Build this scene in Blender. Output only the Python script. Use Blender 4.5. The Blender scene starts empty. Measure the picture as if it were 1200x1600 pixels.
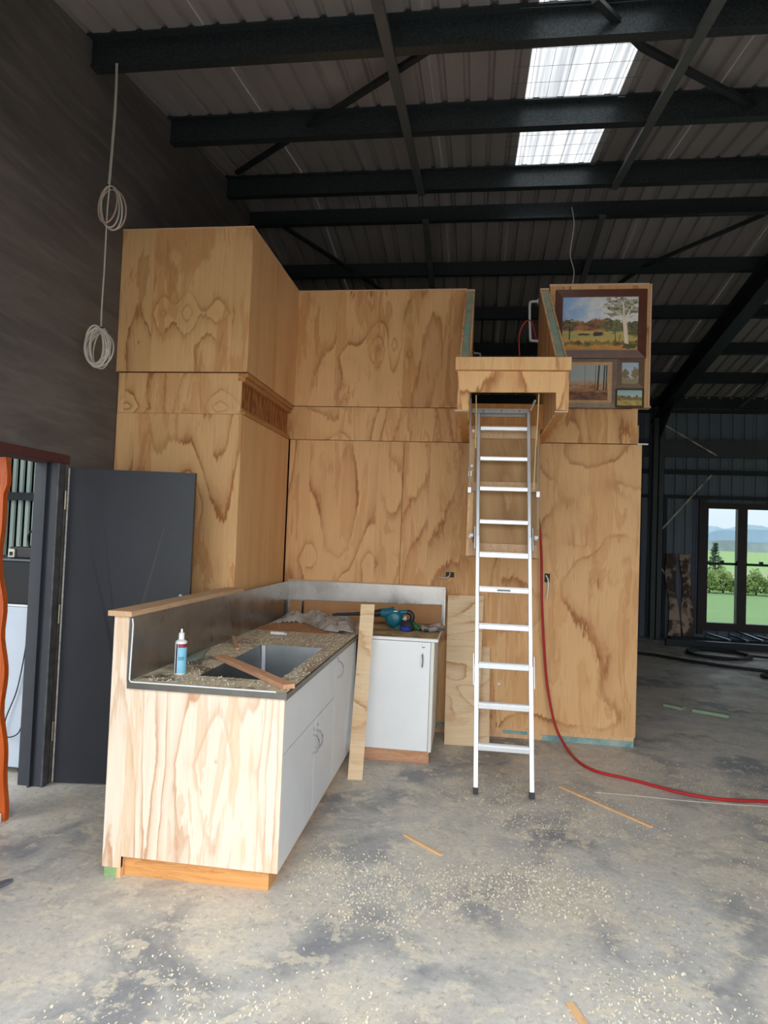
import bpy, bmesh, math, random
from mathutils import Vector, Matrix, noise as mnoise

# ------------------------------------------------------------------ camera, sky, light, exposure
S = bpy.context.scene
COL = S.collection
rnd = random.Random(7)
F_PX, YAW, PITCH, ROLL, CAM_H = 1030.6, 0.13507, 0.03603, 0.03774, 1.63
cy, sy, cp, sp = math.cos(YAW), math.sin(YAW), math.cos(PITCH), math.sin(PITCH)
fwd = Vector((-sy*cp, cy*cp, sp)); rgt = Vector((cy, sy, 0)); up_ = rgt.cross(fwd)
RX = rgt*math.cos(ROLL) + up_*math.sin(ROLL)
UX = -rgt*math.sin(ROLL) + up_*math.cos(ROLL)
CAM = Vector((0, 0, CAM_H))
cam_d = bpy.data.cameras.new('camera'); cam = bpy.data.objects.new('camera', cam_d); COL.objects.link(cam)
cam_d.sensor_fit = 'HORIZONTAL'; cam_d.sensor_width = 36; cam_d.lens = 36*F_PX/1200
cam_d.clip_start = 0.05; cam_d.clip_end = 6000
M = Matrix((RX, UX, -fwd)).transposed().to_4x4(); M.translation = CAM
cam.matrix_world = M
S.camera = cam
S.view_settings.view_transform = 'Standard'; S.view_settings.look = 'None'
S.view_settings.gamma = 1; S.view_settings.use_curve_mapping = False
S.view_settings.exposure = 1.6

world = bpy.data.worlds.new('overcast_sky'); S.world = world; world.use_nodes = True
wn = world.node_tree; wn.nodes.clear()
wo = wn.nodes.new('ShaderNodeOutputWorld'); wb = wn.nodes.new('ShaderNodeBackground')
wt = wn.nodes.new('ShaderNodeTexCoord'); wsx = wn.nodes.new('ShaderNodeSeparateXYZ')
wr = wn.nodes.new('ShaderNodeValToRGB'); wnz = wn.nodes.new('ShaderNodeTexNoise'); wmx = wn.nodes.new('ShaderNodeMix')
wr.color_ramp.elements[0].position = 0.0; wr.color_ramp.elements[0].color = (0.60, 0.64, 0.68, 1)
wr.color_ramp.elements[1].position = 0.9; wr.color_ramp.elements[1].color = (1.5, 1.56, 1.62, 1)
wnz.inputs['Scale'].default_value = 3.0; wnz.inputs['Detail'].default_value = 4
wmx.data_type = 'RGBA'; wmx.inputs[0].default_value = 0.2
wmx.inputs[7].default_value = (.8, .82, .84, 1)
wn.links.new(wt.outputs['Generated'], wsx.inputs[0]); wn.links.new(wsx.outputs['Z'], wr.inputs[0])
wn.links.new(wt.outputs['Generated'], wnz.inputs['Vector'])
wn.links.new(wnz.outputs['Fac'], wmx.inputs[0]); wn.links.new(wr.outputs[0], wmx.inputs[6])
wn.links.new(wmx.outputs[2], wb.inputs[0]); wn.links.new(wb.outputs[0], wo.inputs[0])
wb.inputs[1].default_value = 1.5

def portal(name, loc, rot, sx, sz):
    l = bpy.data.lights.new(name, 'AREA'); l.shape = 'RECTANGLE'; l.size = sx; l.size_y = sz
    l.cycles.is_portal = True
    o = bpy.data.objects.new(name, l); COL.objects.link(o); o.location = loc; o.rotation_euler = rot
FRONT_Y = .8; OPEN_X0, OPEN_X1, OPEN_Z = -2.45, 3.0, 3.15
portal('daylight_roller_door', ((OPEN_X0+OPEN_X1)/2, FRONT_Y-0.12, OPEN_Z/2), (math.radians(90), 0, 0), OPEN_X1-OPEN_X0, OPEN_Z)

portal('daylight_end_door', (9.32, 8.9, 1.1), (math.radians(90), 0, math.radians(90)), 1.8, 2.2)

# ------------------------------------------------------------------ pixel helpers
def ray(x, y):
    return RX*((x-600)/F_PX) - UX*((y-800)/F_PX) + fwd
def at(x, y, ax, val):
    d = ray(x, y); return CAM + d*((val-CAM[ax])/d[ax])

# ------------------------------------------------------------------ node helpers
class NT:
    def __init__(s, name):
        s.m = bpy.data.materials.new(name); s.m.use_nodes = True
        s.n = s.m.node_tree.nodes; s.l = s.m.node_tree.links; s.n.clear()
        s.out = s.n.new('ShaderNodeOutputMaterial')
    def lk(s, v, sock):
        if v is None: return
        if hasattr(v, 'is_output'): s.l.new(v, sock)
        else: sock.default_value = v
    def math(s, op, a, b=None, c=None, clamp=False):
        n = s.n.new('ShaderNodeMath'); n.operation = op; n.use_clamp = clamp
        s.lk(a, n.inputs[0]); s.lk(b, n.inputs[1]); s.lk(c, n.inputs[2]); return n.outputs[0]
    def sep(s, v):
        n = s.n.new('ShaderNodeSeparateXYZ'); s.lk(v, n.inputs[0]); return n.outputs
    def comb(s, x, y, z):
        n = s.n.new('ShaderNodeCombineXYZ'); s.lk(x, n.inputs[0]); s.lk(y, n.inputs[1]); s.lk(z, n.inputs[2]); return n.outputs[0]
    def noise(s, v, scale=1, detail=2, rough=.5, dist=0):
        n = s.n.new('ShaderNodeTexNoise'); s.lk(v, n.inputs['Vector']); n.inputs['Scale'].default_value = scale
        n.inputs['Detail'].default_value = detail; n.inputs['Roughness'].default_value = rough; n.inputs['Distortion'].default_value = dist
        return n.outputs['Fac']
    def ramp(s, v, stops, interp='LINEAR'):
        n = s.n.new('ShaderNodeValToRGB'); e = n.color_ramp.elements; n.color_ramp.interpolation = interp
        while len(e) < len(stops): e.new(.5)
        for i, (p, c) in enumerate(stops):
            e[i].position = p; e[i].color = (c, c, c, 1) if isinstance(c, (int, float)) else (*c, 1)
        s.lk(v, n.inputs[0]); return n.outputs[0]
    def mix(s, f, a, b, mode='MIX'):
        n = s.n.new('ShaderNodeMix'); n.data_type = 'RGBA'; n.blend_type = mode; n.clamp_factor = True
        s.lk(f, n.inputs[0])
        for v, i in ((a, 6), (b, 7)):
            if isinstance(v, tuple): n.inputs[i].default_value = (*v[:3], 1)
            else: s.lk(v, n.inputs[i])
        return n.outputs[2]
    def coord(s, which='Object'):
        return s.n.new('ShaderNodeTexCoord').outputs[which]
    def pos(s):
        return s.n.new('ShaderNodeNewGeometry').outputs['Position']
    def rand(s):
        return s.n.new('ShaderNodeObjectInfo').outputs['Random']
    def bsdf(s, color, rough=.6, metal=0, spec=None, bump=None, bstr=.2, bdist=.01, **kw):
        b = s.n.new('ShaderNodeBsdfPrincipled')
        if isinstance(color, tuple): b.inputs['Base Color'].default_value = (*color[:3], 1)
        else: s.lk(color, b.inputs['Base Color'])
        s.lk(rough, b.inputs['Roughness']); s.lk(metal, b.inputs['Metallic'])
        if spec is not None: b.inputs['Specular IOR Level'].default_value = spec
        for k, v in kw.items(): s.lk(v, b.inputs[k.replace('_', ' ')])
        if bump is not None:
            bn = s.n.new('ShaderNodeBump'); bn.inputs['Strength'].default_value = bstr; bn.inputs['Distance'].default_value = bdist
            s.lk(bump, bn.inputs['Height']); s.l.new(bn.outputs[0], b.inputs['Normal'])
        s.l.new(b.outputs[0], s.out.inputs[0]); return b

def srgb(r, g, b):
    f = lambda c: (c/255/12.92 if c/255 <= .04045 else ((c/255+.055)/1.055)**2.4)
    return (f(r), f(g), f(b))

MATS = {}
def simple(name, col, rough=.6, metal=0, var=.08, scale=12, bump=0, spec=None):
    if name in MATS: return MATS[name]
    t = NT(name); c = t.coord()
    n = t.noise(c, scale, 4, .6)
    f = t.ramp(n, [(.25, 1-var*2), (.75, 1+var)])
    colr = t.mix(1.0, col, f, 'MULTIPLY')
    t.bsdf(colr, rough, metal, spec, n if bump else None, bump or .1)
    MATS[name] = t.m; return t.m

PLY_L, PLY_M, PLY_D = srgb(226, 180, 127), srgb(208, 152, 98), srgb(168, 110, 63)
def ply(name, knots=(), seed=0.0, rings=5.0, patch=.55, cols=None, grain='z', fu=1.5, fv=.42, veneer=.6, jag=.75):
    """rotary-cut pine plywood: contour rings of a smooth field, cat-eye knots, veneer strips and resin patches"""
    if name in MATS: return MATS[name]
    L, Md, D = cols or (PLY_L, PLY_M, PLY_D)
    t = NT(name); x, y, z = t.sep(t.coord())
    if grain == 'z': u = t.math('ADD', x, y); v = z
    else: u = z; v = t.math('ADD', x, y)
    rs = t.math('MULTIPLY_ADD', t.rand(), 37.0, seed)
    if veneer:
        uw = t.math('ADD', u, t.math('MULTIPLY', rs, .137))
        strip = t.math('FLOOR', t.math('DIVIDE', uw, veneer))
        sfr = t.math('FRACT', t.math('DIVIDE', uw, veneer))
        wn_ = t.n.new('ShaderNodeTexWhiteNoise'); wn_.noise_dimensions = '2D'
        t.lk(t.comb(strip, rs, 0), wn_.inputs[0]); srand = wn_.outputs['Value']
    else:
        srand = rs; sfr = None
    zz = t.math('MULTIPLY_ADD', srand, 1.6, rs)
    def nz(fu_, fv_, o, d=3, rg=.6, ds=0): return t.noise(t.comb(t.math('MULTIPLY', u, fu_), t.math('MULTIPLY', v, fv_), t.math('ADD', zz, o)), 1, d, rg, ds)
    wob = t.math('MULTIPLY_ADD', t.math('SUBTRACT', nz(12, 4, 0), .5), .16, t.math('MULTIPLY', t.math('SUBTRACT', nz(46, 7, 2), .5), .12))
    fld = t.math('MULTIPLY', nz(fu, fv, 0, 1.5, .45, .6), 2.2)
    fld = t.math('ADD', fld, t.math('MULTIPLY', wob, jag))
    for (ku, kv, amp, ru, rv) in knots:
        du = t.math('DIVIDE', t.math('SUBTRACT', u, ku), ru); dv = t.math('DIVIDE', t.math('SUBTRACT', v, kv), rv)
        d2 = t.math('ADD', t.math('POWER', t.math('ABSOLUTE', du), 1.5), t.math('POWER', t.math('ABSOLUTE', t.math('MULTIPLY_ADD', wob, 1.6, dv)), 1.15))
        k = t.math('MULTIPLY', t.math('POWER', 2.718, t.math('MULTIPLY', d2, -1)), amp)
        fld = t.math('ADD', fld, k)
    r = t.math('FRACT', t.math('MULTIPLY', fld, rings))
    line = t.ramp(r, [(0, .30), (.05, .0), (.5, .06), (.80, .34), (.93, 1.0), (.97, 1.0), (1.0, .30)])
    fade = t.ramp(nz(3, 1.1, 7, 2), [(.34, .10), (.60, 1)])
    col = t.mix(t.math('MULTIPLY', line, fade), L, D)
    pn = t.math('ADD', nz(4.5, .9, 5, 4, .62, .5), t.math('MULTIPLY', wob, .25))
    col = t.mix(t.math('MULTIPLY', t.ramp(pn, [(.53, 0), (.57, 1), (.70, .6)]), patch), col, Md)
    pn2 = t.math('ADD', nz(7, 1.1, 11, 4, .65, .9), t.math('MULTIPLY', wob, .3))
    col = t.mix(t.math('MULTIPLY', t.ramp(pn2, [(.585, 0), (.61, 1), (.72, .5)]), patch*.8), col, t.mix(.45, Md, D))
    fk = nz(70, 9, 17, 2)
    col = t.mix(t.math('MULTIPLY', t.ramp(fk, [(.70, 0), (.74, 1)]), .35), col, D)
    fg = t.noise(t.comb(t.math('MULTIPLY', u, 160), t.math('MULTIPLY', v, 4), zz), 1, 2)
    col = t.mix(1, col, t.ramp(fg, [(.3, .93), (.7, 1.05)]), 'MULTIPLY')
    if sfr is not None:
        tint = t.ramp(srand, [(0, (.95, .93, .90)), (1, (1.04, 1.04, 1.05))])
        col = t.mix(1, col, tint, 'MULTIPLY')
        jl = t.math('LESS_THAN', sfr, .004)
        col = t.mix(t.math('MULTIPLY', jl, .35), col, D)
    t.bsdf(col, .62, 0, .3, fg, .05)
    MATS[name] = t.m; return t.m

def timber(name, L, D, rough=.6, scale=1.0):
    """solid wood, grain along local Z"""
    if name in MATS: return MATS[name]
    t = NT(name); x, y, z = t.sep(t.coord()); rs = t.math('MULTIPLY', t.rand(), 40)
    p = t.comb(t.math('MULTIPLY_ADD', x, 18*scale, rs), t.math('MULTIPLY', y, 18*scale), t.math('MULTIPLY', z, 1.5*scale))
    n = t.noise(p, 1, 4, .6, 1.2); r = t.math('FRACT', t.math('MULTIPLY', n, 6))
    f = t.math('MULTIPLY', t.ramp(r, [(0, 0), (.8, .6), (.95, 1), (1, .2)]), .7)
    t.bsdf(t.mix(f, L, D), rough, 0, .3, n, .1); MATS[name] = t.m; return t.m

# ------------------------------------------------------------------ object helpers
WL = {}
class MB:
    def __init__(s): s.v = []; s.f = []
    def poly(s, vs, fs):
        b = len(s.v); s.v += [tuple(p) for p in vs]; s.f += [tuple(i+b for i in f) for f in fs]; return s
    def box(s, a, b):
        (x0, y0, z0), (x1, y1, z1) = a, b
        x0, x1 = sorted((x0, x1)); y0, y1 = sorted((y0, y1)); z0, z1 = sorted((z0, z1))
        return s.poly([(x0,y0,z0),(x1,y0,z0),(x1,y1,z0),(x0,y1,z0),(x0,y0,z1),(x1,y0,z1),(x1,y1,z1),(x0,y1,z1)],
            [(0,3,2,1),(4,5,6,7),(0,1,5,4),(1,2,6,5),(2,3,7,6),(3,0,4,7)])
    def prism(s, pts, off):
        """polygon pts (3D, planar) extruded by vector off"""
        n = len(pts); off = Vector(off); P = [Vector(p) for p in pts]
        nrm = Vector((0,0,0))
        for i in range(n): nrm += P[i].cross(P[(i+1) % n])
        if nrm.dot(off) > 0: P.reverse()
        vs = P + [p+off for p in P]
        fs = [tuple(range(n)), tuple(range(2*n-1, n-1, -1))]
        for i in range(n): j = (i+1) % n; fs.append((i, n+i, n+j, j))
        return s.poly(vs, fs)
    def bar(s, p0, p1, w, h, up=(0, 0, 1)):
        p0, p1 = Vector(p0), Vector(p1); d = (p1-p0).normalized(); up = Vector(up)
        sd = d.cross(up).normalized(); u = sd.cross(d)
        return s.prism([p0+sd*a*w/2+u*b*h/2 for a, b in ((-1,-1),(1,-1),(1,1),(-1,1))], p1-p0)
    def tube(s, pts, r, n=6, closed=False):
        P = [Vector(p) for p in pts]; m = len(P); rs = r if isinstance(r, (list, tuple)) else [r]*m
        base = len(s.v); prev = None
        for i in range(m):
            a = P[i-1] if (i or closed) else P[0]; b = P[(i+1) % m] if (i < m-1 or closed) else P[-1]
            d = (b-a).normalized()
            ref = prev if prev is not None else (Vector((0,0,1)) if abs(d.z) < .9 else Vector((1,0,0)))
            sd = ref - d*ref.dot(d)
            if sd.length < 1e-5: sd = d.orthogonal()
            sd.normalize(); prev = sd; u = d.cross(sd)
            for k in range(n):
                t = 2*math.pi*k/n; s.v.append(tuple(P[i] + (sd*math.cos(t)+u*math.sin(t))*rs[i]))
        for i in range(m if closed else m-1):
            j = (i+1) % m
            for k in range(n):
                k2 = (k+1) % n; s.f.append((base+i*n+k, base+i*n+k2, base+j*n+k2, base+j*n+k))
        if not closed:
            s.f.append(tuple(base+k for k in range(n-1, -1, -1))); s.f.append(tuple(base+(m-1)*n+k for k in range(n)))
        return s
    def lathe(s, base, prof, n=20, axis='z'):
        b0 = len(s.v); bx, by, bz = base
        for (r, h) in prof:
            for k in range(n):
                t = 2*math.pi*k/n; c, q = r*math.cos(t), r*math.sin(t)
                s.v.append((bx+c, by+q, bz+h) if axis == 'z' else ((bx+c, by+h, bz-q) if axis == 'y' else (bx+h, by+c, bz+q)))
        for i in range(len(prof)-1):
            for k in range(n):
                k2 = (k+1) % n; s.f.append((b0+i*n+k, b0+i*n+k2, b0+(i+1)*n+k2, b0+(i+1)*n+k))
        s.f.append(tuple(b0+k for k in range(n-1, -1, -1))); s.f.append(tuple(b0+(len(prof)-1)*n+k for k in range(n)))
        return s
    def build(s, name, mat, parent=None, smooth=False, origin=None, label=None, bevel=0):
        V = [Vector(p) for p in s.v]
        if origin is None:
            lo = Vector([min(p[i] for p in V) for i in range(3)]); hi = Vector([max(p[i] for p in V) for i in range(3)])
            origin = (lo+hi)/2 if parent is not None else Vector(((lo.x+hi.x)/2, (lo.y+hi.y)/2, lo.z))
        o_ = Vector(origin)
        me = bpy.data.meshes.new(name); me.from_pydata([tuple(p-o_) for p in V], [], s.f); me.update()
        if smooth:
            me.shade_smooth()
            try: me.set_sharp_from_angle(angle=math.radians(40))
            except Exception: pass
        if mat: me.materials.append(mat)
        return link(name, me, o_, parent, label, bevel)
def link(name, me, loc, parent=None, label=None, bevel=0, rot=None):
    o = bpy.data.objects.new(name, me); COL.objects.link(o)
    loc = Vector(loc); WL[o.name] = loc
    if parent is not None:
        o.parent = parent; o.location = loc - WL[parent.name]
    else: o.location = loc
    if rot is not None: o.rotation_mode = 'QUATERNION'; o.rotation_quaternion = rot
    if label: o['label'] = label
    if bevel:
        b = o.modifiers.new('edge', 'BEVEL'); b.width = bevel; b.segments = 2; b.limit_method = 'ANGLE'
    return o
def thing(name, label, cat, loc, group=None):
    o = bpy.data.objects.new(name, None); COL.objects.link(o); o.location = loc; WL[o.name] = Vector(loc)
    o.empty_display_size = .1
    return tag(o, label, cat, group)
def tag(o, label=None, cat=None, group=None, kind=None):
    if label: o['label'] = label
    if cat: o['category'] = cat
    if group: o['group'] = group
    if kind: o['kind'] = kind
    return o
def beam(name, p0, p1, w, t, mat, parent=None, up=(0, 0, 1), bevel=.0015):
    """board from p0 to p1, local Z along its length; w across, t thick (t lies along 'up')"""
    p0, p1 = Vector(p0), Vector(p1); d = p1-p0; L = d.length; d.normalize(); up = Vector(up)
    sd = d.cross(up).normalized(); u = sd.cross(d)
    mb = MB().box((-w/2, -t/2, -L/2), (w/2, t/2, L/2))
    me = bpy.data.meshes.new(name); me.from_pydata(mb.v, [], mb.f); me.update(); me.materials.append(mat)
    # columns: local x = sd, y = u*sign, z = d
    yv = d.cross(sd)
    q = Matrix((sd, yv, d)).transposed().to_quaternion()
    return link(name, me, (p0+p1)/2, parent, None, bevel, q)
def box(name, a, b, mat, parent=None, bevel=0, label=None):
    return MB().box(a, b).build(name, mat, parent, bevel=bevel, label=label)
def catmull(pts, n=8):
    P = [Vector(p) for p in pts]; P = [P[0]*2-P[1]] + P + [P[-1]*2-P[-2]]; out = []
    for i in range(1, len(P)-2):
        a, b, c, d = P[i-1:i+3]
        for k in range(n):
            t = k/n; out.append(.5*((2*b)+(c-a)*t+(2*a-5*b+4*c-d)*t*t+(3*b-a-3*c+d)*t**3))
    out.append(P[-2]); return out

# ------------------------------------------------------------------ materials
# concrete floor
t = NT('concrete_floor'); p = t.pos(); x, y, z = t.sep(p)
big = t.noise(p, .9, 5, .6, .4); mid = t.noise(p, 3.2, 5, .62, .6); fine = t.noise(p, 40, 4, .7); blot = t.noise(p, 1.5, 4, .55, .6)
c = t.mix(t.ramp(big, [(.35, 0), (.62, 1)]), srgb(194, 194, 190), srgb(206, 198, 182))
c = t.mix(t.math('MULTIPLY', t.ramp(mid, [(.46, 0), (.68, 1)]), .5), c, srgb(158, 158, 158))
c = t.mix(t.math('MULTIPLY', t.ramp(blot, [(.50, 0), (.64, 1)]), .8), c, srgb(120, 125, 132))
c = t.mix(t.math('MULTIPLY', t.ramp(t.noise(p, 7, 8, .72, .3), [(.53, 0), (.58, 1)]), .75), c, srgb(216, 207, 188))
c = t.mix(t.math('MULTIPLY', t.ramp(t.noise(p, 26, 4, .7, .3), [(.56, 0), (.66, 1)]), .5), c, srgb(140, 138, 136))
c = t.mix(1, c, t.ramp(fine, [(.3, .86), (.7, 1.1)]), 'MULTIPLY')
t.bsdf(c, t.ramp(mid, [(.3, .42), (.7, .62)]), 0, .4, fine, .12); M_FLOOR = t.m
# smeared dark wall
t = NT('dark_wall'); p = t.pos(); x, y, z = t.sep(p)
st = t.noise(t.comb(0, t.math('MULTIPLY', y, .7), t.math('MULTIPLY', z, 5)), 1, 5, .62, .8)
st2 = t.noise(t.comb(0, t.math('MULTIPLY', y, 2), t.math('MULTIPLY', z, 16)), 1, 4, .6, .5)
c = t.mix(t.ramp(st, [(.3, 0), (.7, 1)]), srgb(84, 79, 76), srgb(112, 104, 100))
c = t.mix(t.math('MULTIPLY', t.ramp(st2, [(.5, 0), (.75, 1)]), .4), c, srgb(132, 124, 118))
t.bsdf(c, .75, 0, .25, st2, .1); M_DWALL = t.m
# ribbed steel
t = NT('roof_steel'); p = t.pos()
c = t.mix(t.noise(t.comb(*[t.math('MULTIPLY', a, b) for a, b in zip(t.sep(p), (6, .8, 1))]), 1, 4, .6), srgb(138, 131, 130), srgb(164, 157, 154))
t.bsdf(c, .55, .15, .4); M_ROOF = t.m
t = NT('wall_cladding_steel'); p = t.pos()
c = t.mix(t.noise(t.comb(*[t.math('MULTIPLY', a, b) for a, b in zip(t.sep(p), (5, 1, .7))]), 1, 4, .6), srgb(100, 110, 124), srgb(122, 132, 146))
t.bsdf(c, .5, .2, .4); M_CLAD = t.m
t = NT('purlin_steel'); p = t.pos(); sp_ = t.noise(p, 90, 3, .7)
c = t.mix(t.ramp(sp_, [(.4, 0), (.6, 1)]), srgb(54, 60, 62), srgb(74, 80, 82))
t.bsdf(c, .42, .6, .5); M_PURL = t.m
M_BRIDGE = simple('galvanised_bar', srgb(104, 106, 106), .5, .4)
M_FRAME = simple('dark_primer_steel', srgb(44, 50, 52), .5, .3)
M_STRAP = simple('strap_steel', srgb(70, 76, 78), .45, .6)
# skylight
t = NT('skylight_fibreglass'); p = t.pos(); x, y, z = t.sep(p)
n = t.noise(t.comb(t.math('MULTIPLY', x, 22), t.math('MULTIPLY', y, .5), 0), 1, 4, .6)
c = t.mix(t.ramp(n, [(.35, 0), (.62, 1)]), (.20, .205, .21), (.34, .335, .33))
tr = t.n.new('ShaderNodeBsdfTranslucent'); df = t.n.new('ShaderNodeBsdfDiffuse'); ms = t.n.new('ShaderNodeMixShader')
t.l.new(c, tr.inputs[0]); df.inputs[0].default_value = (.6, .6, .58, 1); ms.inputs[0].default_value = .2
t.l.new(tr.outputs[0], ms.inputs[1]); t.l.new(df.outputs[0], ms.inputs[2]); t.l.new(ms.outputs[0], t.out.inputs[0]); M_SKYL = t.m
# glass
def glass(name, tint):
    t = NT(name); tb = t.n.new('ShaderNodeBsdfTransparent'); gb = t.n.new('ShaderNodeBsdfGlossy'); ms = t.n.new('ShaderNodeMixShader')
    fr = t.n.new('ShaderNodeFresnel'); fr.inputs[0].default_value = 1.45
    tb.inputs[0].default_value = (*tint, 1); gb.inputs['Roughness'].default_value = .02
    t.l.new(fr.outputs[0], ms.inputs[0]); t.l.new(tb.outputs[0], ms.inputs[1]); t.l.new(gb.outputs[0], ms.inputs[2]); t.l.new(ms.outputs[0], t.out.inputs[0]); return t.m
M_GLASS = glass('view_dimming_glass', (.5, .535, .55))  # tint added to hold down the brightness of the view outside
# metal bench
t = NT('stainless_steel'); p = t.pos(); x, y, z = t.sep(p)
sm = t.noise(p, 5, 4, .6, .6); br = t.noise(t.comb(t.math('MULTIPLY', x, 8), t.math('MULTIPLY', y, 8), t.math('MULTIPLY', z, 60)), 1, 3)
c = t.mix(t.ramp(sm, [(.35, 0), (.65, 1)]), srgb(150, 146, 142), srgb(168, 165, 162))
t.bsdf(c, t.ramp(sm, [(.3, .24), (.7, .36)]), .95, .5); M_STEEL = t.m
t = NT('dusty_steel_top'); p = t.pos()
sm = t.noise(p, 4.5, 6, .65, .5); sm2 = t.noise(p, 30, 4, .7)
mask = t.math('MULTIPLY', t.ramp(sm, [(.42, 0), (.50, 1)]), t.ramp(sm2, [(.3, .55), (.5, 1)]))
c = t.mix(mask, srgb(150, 150, 146), t.mix(t.ramp(sm2, [(.3, 0), (.7, 1)]), srgb(184, 168, 138), srgb(212, 198, 166)))
t.bsdf(c, t.math('MULTIPLY_ADD', mask, .6, .3), t.math('MULTIPLY_ADD', mask, -.85, .88), .5, sm2, .12); M_STOP = t.m
t = NT('sawdust_board'); p = t.pos(); n1 = t.noise(p, 6, 5, .65, .4); n2 = t.noise(p, 60, 3, .7)
c = t.mix(t.ramp(n1, [(.35, 0), (.6, 1)]), srgb(120, 100, 76), srgb(196, 176, 138)); c = t.mix(1, c, t.ramp(n2, [(.3, .8), (.7, 1.1)]), 'MULTIPLY')
t.bsdf(c, .9, 0, .1, n2, .3); M_SAWB = t.m
t = NT('brushed_aluminium'); p = t.coord(); x, y, z = t.sep(p)
n = t.noise(t.comb(t.math('MULTIPLY', x, 60), t.math('MULTIPLY', y, 60), t.math('MULTIPLY', z, 3)), 1, 3)
t.bsdf(t.mix(n, srgb(206, 208, 210), srgb(226, 228, 230)), .38, .75, .5); M_ALU = t.m
M_ZINC = simple('zinc_plate', srgb(186, 190, 192), .4, .8)
M_WHITE = simple('white_laminate', srgb(236, 238, 238), .38, 0, .02, 4)
M_WHITE2 = simple('white_edge', srgb(226, 224, 216), .45, 0, .02, 4)
M_GREYLAM = simple('pale_grey_drawer', srgb(214, 216, 218), .42, 0, .025, 5)
M_CHROME = simple('chrome', srgb(210, 212, 214), .18, 1.0, .02)
M_BLACK = simple('matt_black', srgb(16, 17, 18), .6)
M_DOOR = simple('black_door_paint', srgb(36, 40, 48), .45, 0, .1, 3, .03)
M_JAMB = simple('charcoal_jamb_paint', srgb(48, 53, 61), .5, 0, .12, 6)
M_LINTEL = simple('maroon_lintel', srgb(92, 52, 52), .55, .2, .15, 20)
M_CARD = simple('brown_cardboard', srgb(172, 126, 84), .85, 0, .06, 8)
M_TEAL = simple('teal_plastic', srgb(16, 104, 122), .35, 0, .05)
M_DARKP = simple('dark_plastic', srgb(34, 36, 38), .45, 0, .08)
M_BLUE = simple('blue_cloth', srgb(30, 64, 160), .8, 0, .2, 40)
M_GREEN = simple('green_plastic', srgb(34, 98, 50), .5)
M_GREYG = simple('grey_putty', srgb(150, 142, 132), .7, 0, .15, 30)
M_RED = simple('red_rubber', srgb(178, 44, 44), .45, 0, .06)
M_RUB = simple('black_rubber', srgb(28, 30, 36), .6)
M_CORD = simple('white_cable', srgb(196, 188, 176), .5, 0, .06, 30)
M_TAPE = simple('pinkish_cable', srgb(186, 158, 144), .5, 0, .06, 30)
M_WPLAS = simple('white_plastic', srgb(226, 228, 230), .35, 0, .03)
t = NT('treated_pine'); p = t.coord(); n = t.noise(p, 5, 4, .6, .5); n2 = t.noise(p, 2.2, 2)
c = t.mix(t.ramp(n, [(.35, 0), (.65, 1)]), srgb(140, 152, 130), srgb(178, 178, 148)); c = t.mix(t.math('MULTIPLY', t.ramp(n2, [(.52, 0), (.62, 1)]), .8), c, srgb(124, 172, 156))
t.bsdf(c, .75); M_TREAT = t.m
t = NT('blue_green_sole_plate'); p = t.coord(); n = t.noise(p, 7, 4, .6, .5)
t.bsdf(t.mix(t.ramp(n, [(.35, 0), (.6, 1)]), srgb(96, 144, 150), srgb(160, 180, 170)), .75); M_SOLE = t.m
M_PINE = timber('orange_pine', srgb(214, 158, 98), srgb(176, 112, 58))
M_PINE2 = timber('reddish_offcut_wood', srgb(206, 160, 126), srgb(170, 112, 78))
M_PALEP = timber('pale_pine', srgb(226, 186, 140), srgb(196, 146, 98))
M_CAP = timber('cap_rail_wood', srgb(206, 172, 136), srgb(180, 140, 104))
M_RAWE = simple('ply_edge', srgb(222, 178, 142), .7, 0, .08, 60)
M_SLAB = timber('orange_stained_slab', srgb(190, 88, 30), srgb(128, 50, 16), .35, .6)
t = NT('osb_strand_board'); p = t.coord(); x, y, z = t.sep(p)
vn = t.n.new('ShaderNodeTexVoronoi'); t.lk(t.comb(t.math('MULTIPLY', t.math('ADD', x, y), 45), t.math('MULTIPLY', z, 12), 0), vn.inputs['Vector']); vn.inputs['Scale'].default_value = 1
n = t.noise(t.comb(t.math('MULTIPLY', t.math('ADD', x, y), 60), t.math('MULTIPLY', z, 10), 0), 1, 3)
hsv = t.sep(vn.outputs['Color'])[0]
c = t.mix(hsv, srgb(136, 80, 44), srgb(190, 130, 78)); c = t.mix(1, c, t.ramp(n, [(.3, .75), (.7, 1.1)]), 'MULTIPLY')
t.bsdf(c, .8, 0, .2, n, .3); M_OSB = t.m

# ------------------------------------------------------------------ the shed shell
XW, XO = -2.58, -2.73            # inner and outer face of the left wall
YF = 12.5                        # far wall
XR = 9.2                         # right end of the shed
RIDGE_Y, RA, RB = 6.65, 4.19, .1587
ZR = RA + RB*RIDGE_Y
def roof_z(Y): return RA + RB*Y if Y <= RIDGE_Y else ZR - .16*(Y-RIDGE_Y)
fl = MB().box((XO-.02, FRONT_Y-.15, -.2), (XR, YF+.1, 0)).build('floor', M_FLOOR); tag(fl, 'stained grey concrete floor strewn with wood shavings', kind='structure')

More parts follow.
